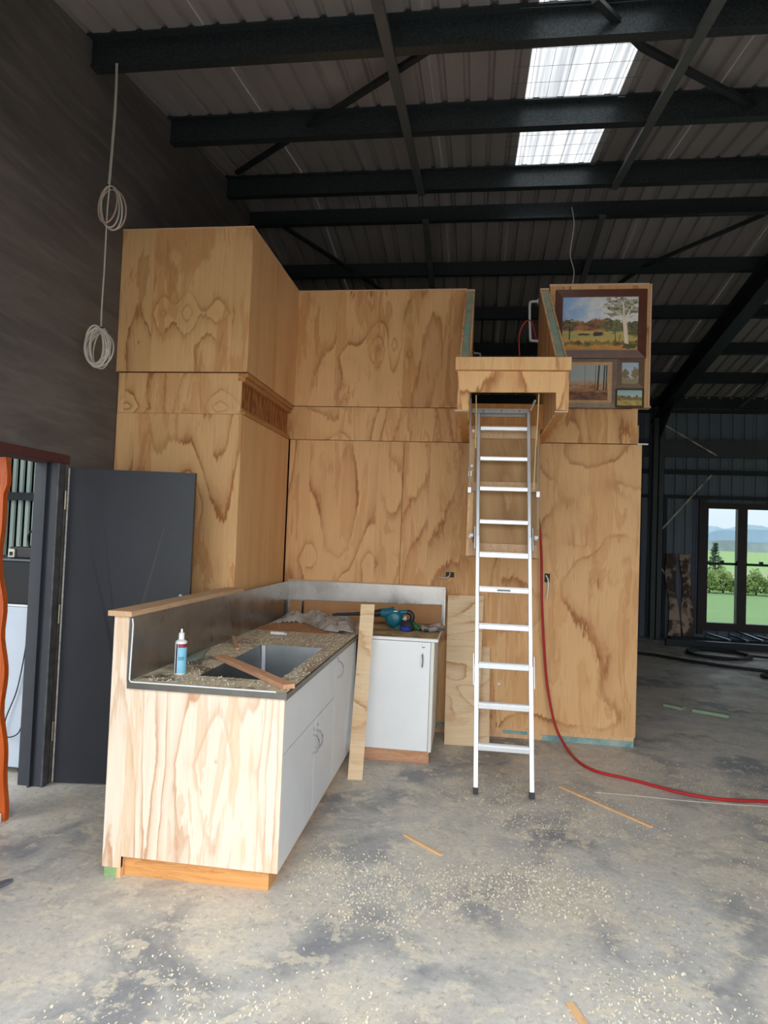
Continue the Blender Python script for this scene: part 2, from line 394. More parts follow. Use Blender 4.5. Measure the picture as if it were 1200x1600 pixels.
# left wall as a polygon around the doorway (doorway Y 2.98..3.87, z 0..2.03)
D0, D1, DZ = 2.98, 3.87, 2.03
mb = MB()
mb.prism([(XO, FRONT_Y, 0), (XO, D0, 0), (XO, D0, roof_z(D0)), (XO, FRONT_Y, roof_z(FRONT_Y))], (XW-XO, 0, 0))
mb.prism([(XO, D0, DZ), (XO, D1, DZ), (XO, D1, roof_z(D1)), (XO, D0, roof_z(D0))], (XW-XO, 0, 0))
mb.prism([(XO, D1, 0), (XO, YF, 0), (XO, YF, roof_z(YF)), (XO, RIDGE_Y, ZR), (XO, D1, roof_z(D1))], (XW-XO, 0, 0))
wl = mb.build('wall_left', M_DWALL); tag(wl, 'tall dark smeared side wall of the shed', kind='structure')

# ribbed sheeting: profile across the sheet
def rib_profile(x0, x1, pitch=.1725, h=.028, top=.022, foot=.05):
    out = [(x0, 0)]; n = max(1, round((x1-x0)/pitch)); pw = (x1-x0)/n
    for i in range(n):
        c0 = x0+pw*(i+.5); out += [(c0-foot/2, 0), (c0-top/2, h), (c0+top/2, h), (c0+foot/2, 0)]
    out.append((x1, 0)); return out
ceil = tag(MB().box((XO, RIDGE_Y-.12, ZR+.03), (XR, RIDGE_Y+.12, ZR+.05)).build('ceiling', M_ROOF), 'ribbed steel shed roof on dark purlins with skylight sheets', kind='structure')
SW = .69; SX = .28
def roof_mesh(name, slope, mat):
    pr = rib_profile(0, SW+.004); mb = MB()
    (Y0, Z0), (Y1, Z1) = ((FRONT_Y-.4, roof_z(FRONT_Y-.4)), (RIDGE_Y, ZR)) if slope == 0 else ((RIDGE_Y, ZR), (YF+.5, roof_z(YF+.5)))
    n = len(pr); vs = [(a, Y0-RIDGE_Y, Z0-ZR+h) for a, h in pr] + [(a, Y1-RIDGE_Y, Z1-ZR+h) for a, h in pr]
    mb.poly(vs, [(i, i+1, n+i+1, n+i) for i in range(n-1)])
    me = bpy.data.meshes.new(name); me.from_pydata(mb.v, [], mb.f); me.update(); me.materials.append(mat); return me
me_n, me_f, me_s = roof_mesh('roof_sheet', 0, M_ROOF), roof_mesh('roof_sheet', 1, M_ROOF), roof_mesh('skylight_sheet', 0, M_SKYL)
k0 = -5
for k in range(k0, 13):
    xx = SX + SW*k
    sky = (k == 0 or k == 9)
    link('skylight_sheet' if sky else 'roof_sheet', me_s if sky else me_n, (xx, RIDGE_Y, ZR+.003*(k % 2)), ceil)
    link('roof_sheet', me_f, (xx, RIDGE_Y, ZR+.003*(k % 2)), ceil)
# purlins: lipped Z sections running across
def purlin(Yn, d=.185, w=.065, slope=1, name='purlin', par=None, x0=XW+.002, x1=XR):
    z = roof_z(Yn) - .004; mb = MB(); tk = .006
    pts = [(Yn-w, z), (Yn-w, z-.018), (Yn-w+tk, z-.018), (Yn-w+tk, z-tk), (Yn, z-tk), (Yn, z-d), (Yn+w, z-d), (Yn+w, z-d+.02), (Yn+w-tk, z-d+.02), (Yn+w-tk, z-d+tk), (Yn+tk, z-d+tk), (Yn+tk, z)]
    if slope < 0: pts = [(2*Yn-a, b) for a, b in pts]
    # lip towards the camera at the bottom as well
    mb.prism([(x0, a, b) for a, b in pts], (x1-x0, 0, 0))
    mb.box((x0, Yn-.012, z-d-.002), (x1, Yn+.002, z-d+.016))
    return mb.build(name, M_PURL, par or ceil)
PN = [.92, 1.75, 2.82, 3.908, 5.03, 6.27]
PF = [6.97, 8.02, 9.12, 10.22, 11.3]
for Y in PN: purlin(Y)
for Y in PF: purlin(Y, slope=-1)
purlin(12.36, .2, .06, -1, 'eave_purlin')
# bridging bars under the purlins, running up the slope
def slopebar(X, Ya, Yb, drop, w=.065, h=.03, name='bridging_bar', X2=None, mat=None):
    return MB().bar((X, Ya, roof_z(Ya)-drop), (X if X2 is None else X2, Yb, roof_z(Yb)-drop), w, h).build(name, mat or M_BRIDGE, ceil)
for X in (-.61, 1.215, 4.6, 6.4):
    slopebar(X, .9, RIDGE_Y-.3, .2); slopebar(X, RIDGE_Y+.25, YF-.2, .2)
# cross braces lying on the purlins
def brace(pa, pb):
    a = at(*pa[:2], 1, pa[2]); b = at(*pb[:2], 1, pb[2])
    return slopebar(a.x, pa[2], pb[2], .10, .045, .03, 'brace', b.x, M_FRAME)
brace((370, 272, 5.9), (700, 45, 3.97)); brace((1170, 145, 5.0), (1005, 52, 4.2)); brace((1005, 52, 4.2), (930, 0, 3.7))
brace((1170, 145, 5.0), (1330, 240, 6.2))
brace((445, 338, 7.1), (665, 448, 9.2)); brace((1195, 312, 7.1), (1008, 395, 8.0)); brace((1008, 395, 8.0), (905, 448, 9.1))
# safety wire under the skylights
mb = MB()
for i in range(6):
    X = SX+.03+i*.125; mb.tube([(X, .9, roof_z(.9)-.03), (X, 6.4, roof_z(6.4)-.03)], .0013, 4)
for i in range(27):
    Y = .9+i*.21; mb.tube([(SX-.1, Y, roof_z(Y)-.03), (SX+.35, Y+.01, roof_z(Y)-.028), (SX+SW+.1, Y, roof_z(Y)-.03)], .0013, 4)
mb.build('safety_mesh', M_STRAP, ceil)
# pale lap strip along the right side of the skylight
MB().prism([(SX+SW, .9, roof_z(.9)-.004), (SX+SW+.05, .9, roof_z(.9)-.004), (SX+SW+.05, 6.3, roof_z(6.3)-.004), (SX+SW, 6.3, roof_z(6.3)-.004)], (0, 0, -.002)).build('lap_strip', simple('lap_strip_grey', srgb(176, 172, 170), .5, .2), ceil)

# far wall with two sash windows
W1 = (4.16, 4.655); W2 = (4.815, 5.31); WZ = (.31, 2.34)
def clad(mb, x0, x1, z0, z1, Y=YF):
    pr = rib_profile(x0, x1, .19, .018, .03, .07)
    n = len(pr); mb.poly([(a, Y+h-.0, z0) for a, h in pr]+[(a, Y+h, z1) for a, h in pr], [(i, n+i, n+i+1, i+1) for i in range(n-1)])
mb = MB(); zt = roof_z(YF)
clad(mb, XW, W1[0]-.12, 0, zt); clad(mb, W1[0]-.12, W2[1]+.12, WZ[1]+.1, zt); clad(mb, W2[1]+.12, XR, 0, zt)
clad(mb, W1[0]-.12, W2[1]+.12, 0, .2)
wf = mb.build('wall_far', M_CLAD); tag(wf, 'dark ribbed steel far wall of the shed', kind='structure')
for z0, z1 in ((3.25, 3.56), (2.50, 2.56), (4.05, 4.1), (2.94, 3.02)):
    box('girt', (XW, YF-.1, z0), (XR, YF-.02, z1), M_FRAME if z1-z0 < .2 else simple('girt_sheet', srgb(78, 82, 84), .5, .3), wf)
for X in (3.42, ): box('girt', (X-.03, YF-.08, 0), (X+.03, YF-.02, 2.5), M_FRAME, wf)
mb = MB()
for i in range(46):
    X = 2.0+i*.19; mb.box((X-.02, YF-.17, roof_z(YF)-.015), (X+.02, YF-.15, roof_z(YF)-.0))
mb.build('eave_daylight_dot', simple('eave_daylight_tone', srgb(170, 170, 165), .6), wf)  # pale tabs imitate daylight showing through the gaps at the eave
M_SASH = simple('dark_timber_sash', srgb(58, 50, 52), .45, 0, .1, 10)
for i, (a, b) in enumerate((W1, W2)):
    zm = 1.36
    mb = MB(); fw = .055
    mb.box((a-.06, YF-.06, WZ[0]-.14), (a-.0, YF+.06, WZ[1]+.1)); mb.box((b, YF-.06, WZ[0]-.14), (b+.06+(.04 if i == 0 else .07), YF+.06, WZ[1]+.1))
    mb.box((a, YF-.06, WZ[0]-.14), (b, YF+.06, WZ[0])); mb.box((a, YF-.06, WZ[1]), (b, YF+.06, WZ[1]+.1))
    w = mb.build('window_%d' % (i+1), M_SASH); tag(w, ['double-hung sash window nearer the leaning slabs', 'double-hung sash window cut by the right picture edge'][i], kind='structure')
    box('meeting_rail', (a, YF-.03, zm-.022), (b, YF+.03, zm+.022), M_SASH, w)
    box('sash_latch', ((a+b)/2-.03, YF-.05, zm+.022), ((a+b)/2+.03, YF-.01, zm+.06), M_SASH, w)
    for z0, z1 in ((WZ[0], zm-.022), (zm+.022, WZ[1])): box('pane', (a, YF-.004, z0), (b, YF+.002, z1), M_GLASS, w)
    for s_ in (-1, 1): MB().prism([(a if s_ < 0 else b, YF-.03, zm-.022), ((a if s_ < 0 else b)-s_*.03, YF-.03, zm-.022), (a if s_ < 0 else b, YF-.03, zm+.09)], (0, .05, 0)).build('sash_horn', M_SASH, w)
box('trim_1', (4.0, YF-.08, .1), (4.1, YF-.005, 2.5), M_SASH).update_tag()
tag(bpy.data.objects['trim_1'], 'dark timber architrave left of the windows', kind='structure')
# right and front walls (outside the picture, they shape the daylight)
mb = MB(); RO0, RO1, ROZ = 8.0, 9.8, 2.2
mb.prism([(XR, FRONT_Y, 0), (XR, RO0, 0), (XR, RO0, roof_z(RO0)), (XR, FRONT_Y, roof_z(FRONT_Y))], (.1, 0, 0))
mb.prism([(XR, RO0, ROZ), (XR, RO1, ROZ), (XR, RO1, roof_z(RO1)), (XR, RIDGE_Y, ZR), (XR, RO0, roof_z(RO0))], (.1, 0, 0))
mb.prism([(XR, RO1, 0), (XR, YF, 0), (XR, YF, roof_z(YF)), (XR, RO1, roof_z(RO1))], (.1, 0, 0))
wrt = mb.build('wall_right', M_CLAD); tag(wrt, 'steel end wall of the shed with an open doorway', kind='structure')
mb = MB(); zf = roof_z(FRONT_Y)
mb.box((XO, FRONT_Y-.1, 0), (OPEN_X0, FRONT_Y, zf)); mb.box((OPEN_X1, FRONT_Y-.1, 0), (XR, FRONT_Y, zf))
if OPEN_Z < zf: mb.box((OPEN_X0, FRONT_Y-.1, OPEN_Z), (OPEN_X1, FRONT_Y, zf))
tag(mb.build('wall_front', M_CLAD), 'steel front wall around the wide roller door opening', kind='structure')

# portal frame: column and rafter
pf = thing('portal_frame', 'dark steel column and sloping rafter behind the plywood block', 'steel frame', (3.2, 12.2, 0))
def ibeam_col(X, Y0, Y1, z1):
    mb = MB(); mb.box((X-.09, Y0, 0), (X+.09, Y0+.015, z1)); mb.box((X-.09, Y1-.015, 0), (X+.09, Y1, z1)); mb.box((X-.01, Y0, 0), (X+.01, Y1, z1)); return mb
ibeam_col(3.2, 12.1, 12.38, 4.1).build('column', simple('column_grey', srgb(74, 80, 82), .5, .3), pf)
for nm, Y0, Y1 in (('rafter', 12.38, RIDGE_Y), ('rafter', RIDGE_Y, FRONT_Y)):
    mb = MB()
    for o0, o1, hw in ((.19, .205, .09), (.205, .47, .01), (.47, .485, .09)):
        mb.prism([(3.2-hw, Y0, roof_z(Y0)-o0), (3.2-hw, Y1, roof_z(Y1)-o0), (3.2-hw, Y1, roof_z(Y1)-o1), (3.2-hw, Y0, roof_z(Y0)-o1)], (2*hw, 0, 0))
    mb.build(nm, M_FRAME, pf)
MB().prism([(3.19, 12.1, 4.0), (3.19, 12.1, 3.5), (3.19, 11.0, 4.14)], (.02, 0, 0)).build('haunch', M_FRAME, pf)
# wall brace straps
M_GLINT = simple('zinc_with_glints', srgb(206, 198, 186), .4, .3, .6, 5)  # strongly uneven pale tone puts light glints into the strap colour
for nm, a, b, lab in (('wall_strap', (1026, 836), (1112, 742), 'thin diagonal zinc strap rising across the far wall'), ('wall_strap', (1022, 872), (1040, 898), 'short zinc strap end near the base of the steel column'), ('wall_strap', (1038, 664), (1120, 712), 'faint diagonal strap high on the far wall')):
    pa, pb = at(*a, 1, YF-.13), at(*b, 1, YF-.13)
    tag(MB().bar(pa, pb, .028, .012, (0, 1, 0)).build(nm, M_GLINT), lab, 'strap')

# ------------------------------------------------------------------ annex behind the doorway
an = tag(MB().box((-6.2, .5, -.1), (XO-.03, 6.2, -.005)).build('floor_annex', M_FLOOR), 'concrete floor of the side room', kind='structure')
t = NT('pale_green_corrugated'); n = t.noise(t.pos(), 3, 3)
t.bsdf(t.mix(n, srgb(150, 170, 162), srgb(196, 212, 204)), .5, .1, .4); M_CORR = t.m
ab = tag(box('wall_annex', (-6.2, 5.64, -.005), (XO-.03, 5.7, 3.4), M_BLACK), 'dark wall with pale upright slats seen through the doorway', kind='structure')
for i in range(28):
    X = -4.9+i*.072; MB().prism([(X, 5.6, .0), (X+.048, 5.6, .0), (X+.04, 5.585, .0), (X+.008, 5.585, .0)], (0, 0, 3.2)).build('slat', M_CORR, ab)
for z in (1.83, .7): box('girt', (-6.2, 5.5, z), (XO-.03, 5.584, z+.07), M_FRAME, ab)
for X in (-4.32, -3.86): box('stud', (X-.035, 5.45, -.005), (X+.035, 5.499, 3.3), M_FRAME, ab)
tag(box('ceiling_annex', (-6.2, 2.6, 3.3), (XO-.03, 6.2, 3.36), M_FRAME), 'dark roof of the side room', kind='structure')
tag(box('wall_annex_side', (-6.3, .5, -.1), (-6.2, 6.2, 3.4), M_CLAD), 'outer wall of the side room', kind='structure')
fr = thing('white_fridge', 'low white fridge standing just inside the doorway', 'fridge', (-3.2, 4.2, 0))
ft = at(20, 945, 1, 3.98).z
box('body', (-3.45, 4.0, .03), (-2.815, 4.55, ft), M_WPLAS, fr, .01); box('door_panel', (-3.45, 3.96, .05), (-2.822, 4.0, ft-.01), simple('fridge_enamel', srgb(186, 196, 208), .4, 0, .02, 4), fr, .006)
for fx in (-3.4, -2.87):
    box('foot', (fx-.03, 4.02, 0), (fx+.03, 4.08, .03), M_BLACK, fr)
bx = thing('black_storage_box', 'black box resting on the white fridge', 'box', (-3.2, 4.2, ft))
bz = at(20, 876, 1, 4.02).z
box('body', (-3.45, 4.02, ft), (-2.83, 4.5, bz), M_BLACK, bx, .008); box('lid', (-3.46, 4.01, bz), (-2.825, 4.51, bz+.012), simple('lid_grey', srgb(96, 100, 104), .5), bx)
cm = thing('camera_like_charger', 'small black device with a pale square face on the black box', 'device', (-3.0, 4.15, bz+.012))
c0 = at(23, 866, 1, 4.08)
box('body', (c0.x-.05, 4.09, bz+.012), (c0.x+.15, 4.2, bz+.09), M_DARKP, cm, .01)
MB().box((c0.x-.045, 4.075, bz+.02), (c0.x+.0, 4.09, bz+.075)).build('face_plate', simple('pale_plate', srgb(206, 206, 190), .5), cm)
MB().box((c0.x-.033, 4.07, bz+.032), (c0.x-.012, 4.076, bz+.056)).build('screen', M_BLACK, cm)
arc = [at(50, 862, 1, 4.12), at(45, 850, 1, 4.12), at(44, 838, 1, 4.12), at(48, 831, 1, 4.12), at(53, 829, 1, 4.12)]
MB().tube(catmull(arc, 5), .008, 6).build('strap_loop', M_BLACK, cm, True)
fc = [at(44, 985, 1, 3.945), at(37, 1030, 1, 3.94), at(26, 1080, 1, 3.94), at(10, 1120, 1, 3.93), at(6, 1145, 1, 3.93), at(14, 1152, 1, 3.93), at(28, 1146, 1, 3.93), at(36, 1128, 1, 3.94)]
tag(MB().tube(catmull(fc, 6), .004, 5).build('power_cord', M_BLACK, smooth=True), 'thin black cord looped down the front of the white fridge', 'cord')

# doorway trims, jamb, lintel, black door
tag(box('trim_2', (XO-.02, D0-.05, DZ-.02), (XW+.012, D1+.03, DZ+.035), M_LINTEL, None, .004), 'maroon steel lintel over the doorway', kind='structure')
jb = box('trim_3', (XO-.02, D1-.05, 0), (XW-.002, D1, DZ-.02), M_JAMB); tag(jb, 'charcoal door jamb', kind='structure')
box('jamb_stop', (XO+.06, D1-.075, 0), (XO+.075, D1-.05, DZ-.02), M_JAMB, jb)
box('jamb_edge', (XW-.012, D1-.056, 0), (XW+.0, D1+.004, DZ-.02), simple('bare_jamb_edge', srgb(78, 78, 80), .6, 0, .3, 15), jb)
H0 = Vector((-2.565, 3.885, 0)); H1 = Vector((-1.77, 4.005, 0)); dd = (H1-H0).normalized(); nn = Vector((-dd.y, dd.x, 0))
mb = MB().prism([H0+Vector((0,0,.012)), H1+Vector((0,0,.012)), H1+Vector((0,0,1.985)), H0+Vector((0,0,1.985))], nn*.04)
dr = mb.build('door_1', M_DOOR); tag(dr, 'black sheet-clad door standing open beside the counter', kind='structure')
# pressed diagonal creases of the sheet
q = lambda s, z, o=0: H0+dd*s*.804+Vector((0, 0, z))-nn*o
for a, b in (((.12, 1.75), (.47, .7)), ((.97, 1.75), (.5, .7))):
    MB().poly([q(a[0], a[1], .0004), q(a[0]+.16*(1 if a[0] < .5 else -1), a[1]+.0, .0004), q(b[0], b[1]+.05, .0045), q(b[0]-.03*(1 if a[0] < .5 else -1), b[1], .0004)], [(0, 1, 2, 3) if a[0] < .5 else (3, 2, 1, 0)]).build('crease', M_DOOR, dr)
MB().prism([q(0, .012, .001), q(.012, .012, .001), q(.012, 1.985, .001), q(0, 1.985, .001)], nn*.0005).build('edge_strip', simple('worn_white_edge', srgb(178, 176, 172), .6, 0, .3, 20), dr)
for z in (1.72, 1.0, .27):
    h = MB().lathe((H0.x-.004, H0.y-.012, z), [(.008, 0), (.008, .12)], 10).build('hinge', simple('brass_steel', srgb(150, 142, 120), .4, .7), dr, True)
    MB().box((H0.x-.035, H0.y-.008, z), (H0.x, H0.y-.003, z+.12)).build('leaf', MATS['brass_steel'], h)
for s, z in ((.93, 1.20), (.81, 1.12)): MB().lathe(q(s, z, .004), [(.012, 0), (.012, .003), (.006, .004)], 10, 'y').build('screw', M_ZINC, dr)

# live-edge slab and oddments at the left picture edge
mb = MB(); pts = []
base = at(3, 1284, 2, 0)
for i in range(41):
    py = 1284-570*i/40; k = i/40
    px = 4.5+2.5*math.sin(k*16)+2*math.sin(k*33+1)+(4 if k > .9 else 0)-6*math.exp(-((k-.76)/.07)**2)-4*math.exp(-((k-.52)/.06)**2)
    q_ = at(px, py, 1, base.y); q_.z = max(q_.z, 0) if i else 0; pts.append(q_)
pl = [(p_.x-.24-.01*math.sin(i), base.y, p_.z) for i, p_ in enumerate(reversed(pts))]
tag(MB().prism(pts+pl, (0, .035, 0)).build('live_edge_slab', M_SLAB), 'orange stained live-edge timber slab upright at the left picture edge', 'timber slab')
e = at(4, 1282, 2, 0); tag(box('white_plastic_block', (e.x-.07, e.y-.09, 0), (e.x+.01, e.y-.02, .05), M_WPLAS, None, .006), 'small white plastic block on the floor at the left picture edge', 'block')
a = at(-40, 1396, 2, .012); b = at(15, 1377, 2, .012)
tl = thing('trowel', 'blue-grey blade of a trowel lying at the left picture edge', 'trowel', (a.x, a.y, 0))
dv = (b-a).normalized(); sv = Vector((-dv.y, dv.x, 0))
M_TROW = simple('trowel_steel', srgb(120, 128, 146), .35, .6)
MB().prism([a-sv*.03, a+sv*.03, b+sv*.016, b+dv*.015, b-sv*.016], (0, 0, .006)).build('blade', M_TROW, tl)
MB().tube([a+Vector((0, 0, .012)), a-dv*.05+Vector((0, 0, .03)), a-dv*.16+Vector((0, 0, .03))], [.006, .012, .014], 8).build('handle', M_PINE, tl, True)

# ------------------------------------------------------------------ plywood cabin
cab = thing('plywood_cabin', 'two-storey plywood cabin with tower, stepped band and stair hood', 'cabin', (0, 5.62, 0))
YB = 5.62; TH = .017
def panel(x0, x1, z0, z1, Y, mat, name='plywood_panel', par=cab, th=TH):
    return box(name, (x0, Y, z0), (x1, Y+th, z1), mat, par, .0012)
def panelx(y0, y1, z0, z1, X, mat, name='plywood_panel', par=cab, th=TH):
    return box(name, (X-th, y0, z0), (X, y1, z1), mat, par, .0012)
gap = .0015
P_gen = ply('plywood_plain', rings=4.2)
# back wall, lower storey
panel(-1.62, -.61-gap, .09, 2.445, YB, ply('plywood_lower_left', [(-.28, .15, .5, .12, .2), (.0, -.05, .6, .12, .25), (.22, .12, .45, .1, .22), (-.12, -.5, .4, .1, .3)], 3.1, 3.4))
panel(-.61+gap, .245-gap, .065, 2.445, YB, ply('plywood_lower_mid', [], 8.3, 4.0, .7))
panel(.245+gap, 1.352, .078, 2.455, YB, ply('plywood_lower_right', [(.1, .35, .35, .18, .12)], 12.7, 3.0, .5, fu=1.1, fv=.9, veneer=0))
# timber packers and sole plate under the sheets
MB().box((-.25, YB+.002, .035), (1.34, YB+.05, .078)).build('bottom_batten', M_PALEP, cab)
MB().box((.62, YB-.004, 0), (1.338, YB+.06, .045)).build('sole_plate', M_SOLE, cab)
MB().box((.245, YB+.004, 0), (.62, YB+.05, .036)).build('sole_packer', M_PALEP, cab)
MB().box((-1.0, YB+.002, 0), (.245, YB+.05, .036)).build('sole_packer', M_PALEP, cab)
MB().box((.3, YB-.003, .034), (.5, YB+.03, .06)).build('packer', M_SOLE, cab)
MB().box((-.25, YB-.006, .05), (-.17, YB+.03, .085)).build('packer', M_SOLE, cab)
MB().tube([(.245, YB-.0005, .12), (.245, YB-.0005, 2.0)], .003, 5).build('filler_line', simple('filler', srgb(226, 200, 160), .6), cab)
# band
panel(-1.69, -.073, 2.45, 2.74, YB+.004, ply('plywood_band_a', [(-.35, -.15, .5, .15, .12)], 4.4, 5, .6))
panel(.49, 1.313, 2.462, 2.752, YB+.006, ply('plywood_band_b', [], 6.1, 4.5, .6))
# upper storey
panel(-1.60, -.115, 2.745, 3.765, YB, ply('plywood_upper_mid', [(-.28, -.08, .45, .1, .17), (-.02, .0, .9, .10, .17), (.12, .02, -.8, .06, .13), (.26, -.05, .4, .09, .2)], 21.3, 2.6, .8, jag=1.0))
panel(.575, 1.372, 2.768, 3.765, YB-.05, ply('plywood_picture_wall', [], 2.2, 4, .5))
box('edge_strip', (.57, YB-.052, 3.765), (1.37, YB+.01, 3.783), M_RAWE, cab)
box('edge_strip', (-1.60, YB-.002, 3.765), (-.118, YB+.03, 3.775), M_RAWE, cab)
box('edge_strip', (1.374, YB-.05, 2.768), (1.39, YB+.0, 3.775), M_RAWE, cab)
box('shelf_bracket', (1.26, YB-.05, 2.752), (1.4, YB+.03, 2.767), M_CAP, cab)
MB().box((1.314, YB-.002, 2.456), (1.40, YB+.03, 2.466)).build('flashing_tab', M_ZINC, cab)
# right end and hidden walls of the cabin
for z0, z1 in ((.06, 2.45), (2.46, 2.75), (2.77, 3.76)):
    panelx(YB+TH+.002, 8.4, z0, z1, 1.35 if z0 < 2.4 or z0 > 2.7 else 1.312, P_gen)
    if z1 < 3: panel(XW+.03, 1.33, z0, z1, 8.4, P_gen)
box('loft_floor', (XW+.03, YB+.03, 2.47), (1.33, 8.38, 2.62), M_CAP, cab)
# tower by the wall (front face Y=4.43 lower, 4.40 upper)
YT = 4.43
panel(-2.575, -1.633, .06, 2.445, YT, ply('plywood_tower_lower', [(.1, .55, .6, .12, .35), (-.25, .6, .5, .15, .4)], 31.0, 4.2, .75))
panelx(YT+TH+.001, YB-.001, .06, 2.445, -1.633, ply('plywood_tower_side_low', [], 41.0, .5, .12, fu=6, fv=.1, jag=.1))
panel(-2.575, -1.648, 2.447, 2.738, YT+.003, ply('plywood_tower_band', [(.3, -.1, .5, .12, .1), (-.4, -.1, .5, .12, .1)], 33.0, 5, .6))
MB().box((-1.69, YT+.025, 2.45), (-1.655, YB-.002, 2.74)).build('strand_board', M_OSB, cab)
panel(-2.578, -1.599, 2.7385, 3.765, 4.395, ply('plywood_tower_upper', [(-.16, -.10, .9, .085, .17), (.02, -.09, 1.1, .085, .17), (.24, -.10, .7, .10, .15), (-.34, -.3, -.5, .08, .22), (.2, -.36, -.5, .12, .2)], 0.4, 2.3, .8, fu=.9, fv=.25, jag=1.1))
panelx(4.395+TH+.001, YB-.001, 2.745, 3.765, -1.599, ply('plywood_tower_side_up', [], 43.0, .5, .12, fu=6, fv=.1, jag=.1))
box('edge_strip', (-2.578, 4.393, 3.765), (-1.597, 4.45, 3.775), M_RAWE, cab)
box('edge_strip', (-1.65, 4.45, 3.765), (-1.597, YB-.005, 3.775), M_RAWE, cab)
for (z, xo) in ((2.74, -1.602), (2.71, -1.622)):
    box('cornice', (-1.68, YT+.002, z-.032), (xo, YB-.003, z), timber('cornice_wood', srgb(196, 142, 88), srgb(150, 94, 50)), cab, .006)
for (z, xo) in ((2.452, -1.622), (2.475, -1.640)):
    box('cornice', (-1.68, YT+.022, z-.006), (xo, YB-.003, z+.018), MATS['cornice_wood'], cab, .004)
box('corner_post', (-2.57, YT+.03, .06), (-2.5, YT+.1, 2.45), M_PALEP, cab)
# electrical cut-outs with dangling leads
for (px, py, vert) in ((703, 898, False), (855, 903, True)):
    c = at(px, py, 1, YB); w, h = (.036, .022) if not vert else (.022, .036)
    ob = MB().box((c.x-w, YB-.0015, c.z-h), (c.x+w, YB+.001, c.z+h)).build('outlet_cutout', M_BLACK, cab)
    if vert: pts = [(c.x-.01, YB-.004, c.z+.02), (c.x+.005, YB-.03, c.z-.02), (c.x+.005, YB-.035, c.z-.1), (c.x, YB-.03, c.z-.16)]
    else: pts = [(c.x, YB-.004, c.z+.015), (c.x-.005, YB-.03, c.z-.01), (c.x-.04, YB-.035, c.z-.028), (c.x-.09, YB-.03, c.z-.024)]
    MB().tube(catmull(pts, 5), .006, 6).build('lead', M_WPLAS if vert else M_CORD, ob, True)
# ---- stair hood projecting over the ladder
YA = 4.18; HX0, HX1 = -.125, .565; CT = .075
P_hood = ply('plywood_hood', [(.0, -.2, .4, .15, .3)], 51, 3.6, .6, veneer=0)
P_hoodf = ply('plywood_hood_front', [], 53, 3.4, .35, veneer=0)
def cheek(x0, x1):
    # trapezoid in YZ: bottom 2.45, front top 2.70, back top 3.73
    prof = [(YA+.02, 2.45), (YB-.001, 2.45), (YB-.001, 3.73), (YB-.06, 3.73), (YA+.02, 2.735)]
    for xa, mat, nm in ((x0, P_hood, 'hood_side'), (x1-.012, P_hood, 'hood_side')):
        MB().prism([(xa, a, b) for a, b in prof], (.012, 0, 0)).build(nm, mat, cab)
    # framing between the two skins, its sloping plate showing green
    n = Vector((0, -(3.73-2.735), (YB-.06)-(YA+.02))).normalized()
    p0 = Vector(((x0+x1)/2, YA+.03, 2.735))-n*.02; p1 = Vector(((x0+x1)/2, YB-.06, 3.73))-n*.02
    beam('sloping_plate', p0, p1, x1-x0-.026, .035, M_TREAT, cab, n, 0)
    MB().box((x0+.012, YA+.03, 2.45), (x1-.012, YB-.01, 2.47)).build('hood_soffit', M_PINE, cab)
    MB().box((x0+.0005, YA+.0195, 2.4505), (x1-.0005, YA+.029, 2.72)).build('hood_stud', P_hood, cab)
    MB().box((x0, YB-.062, 3.73), (x1, YB-.003, 3.745)).build('plate_end', M_RAWE, cab)
cheek(HX0, HX0+CT); cheek(HX1-CT, HX1)
MB().box((-.145, YA-.03, 2.697), (.57, YA+.02, 2.778)).build('hood_cap', P_hoodf, cab, bevel=.003)
ap = [(-.13, 2.695), (-.093, 2.445), (-.057, 2.445), (-.057, 2.56), (.484, 2.563), (.488, 2.45), (.542, 2.451), (.557, 2.693)]
MB().prism([(a, YA, b) for a, b in ap], (0, .018, 0)).build('hood_apron', P_hoodf, cab)
for a, b in ((-.14, -.05), (.48, .56)): MB().box((a, YA-.002, 2.437), (b, YA+.05, 2.447)).build('hood_foot', M_CAP, cab)
# landing inside the hood, behind the ladder head
MB().box((HX0+CT, 5.02, 2.47), (HX1-CT, 5.06, 2.66)).build('landing_edge', M_PINE, cab)
MB().box((HX0+CT, 5.06, 2.64), (HX1-CT, YB+.03, 2.66)).build('landing_floor', M_CAP, cab)
# grab rails on the hood sides
def grab(x, s, pts):
    c = catmull([Vector((x, a, b)) + Vector((s*o, 0, 0)) for a, b, o in pts], 6)
    g = MB().tube(c, .011, 8).build('grab_rail', M_WPLAS, cab, True)
    for k in (0, -1): MB().lathe(c[k] if s < 0 else c[k]-Vector((.006, 0, 0)), [(.024, 0), (.024, .006)], 12, 'x').build('rail_flange', M_WPLAS, g)
xr = HX1-CT
ga, gb = at(840, 471, 0, xr), at(841, 533, 0, xr)
grab(xr-.001, -1, [(ga.y, ga.z, 0), (ga.y, ga.z-.005, .05), (ga.y, ga.z-.04, .065), (gb.y, gb.z+.04, .065), (gb.y, gb.z+.005, .05), (gb.y, gb.z, 0)])
xl = HX0+CT
ga = at(741, 552, 0, xl)
grab(xl+.001, 1, [(ga.y, ga.z, 0), (ga.y, ga.z-.005, .05), (ga.y, ga.z-.04, .065), (ga.y, ga.z-.3, .065), (ga.y, ga.z-.34, .05), (ga.y, ga.z-.345, 0)])

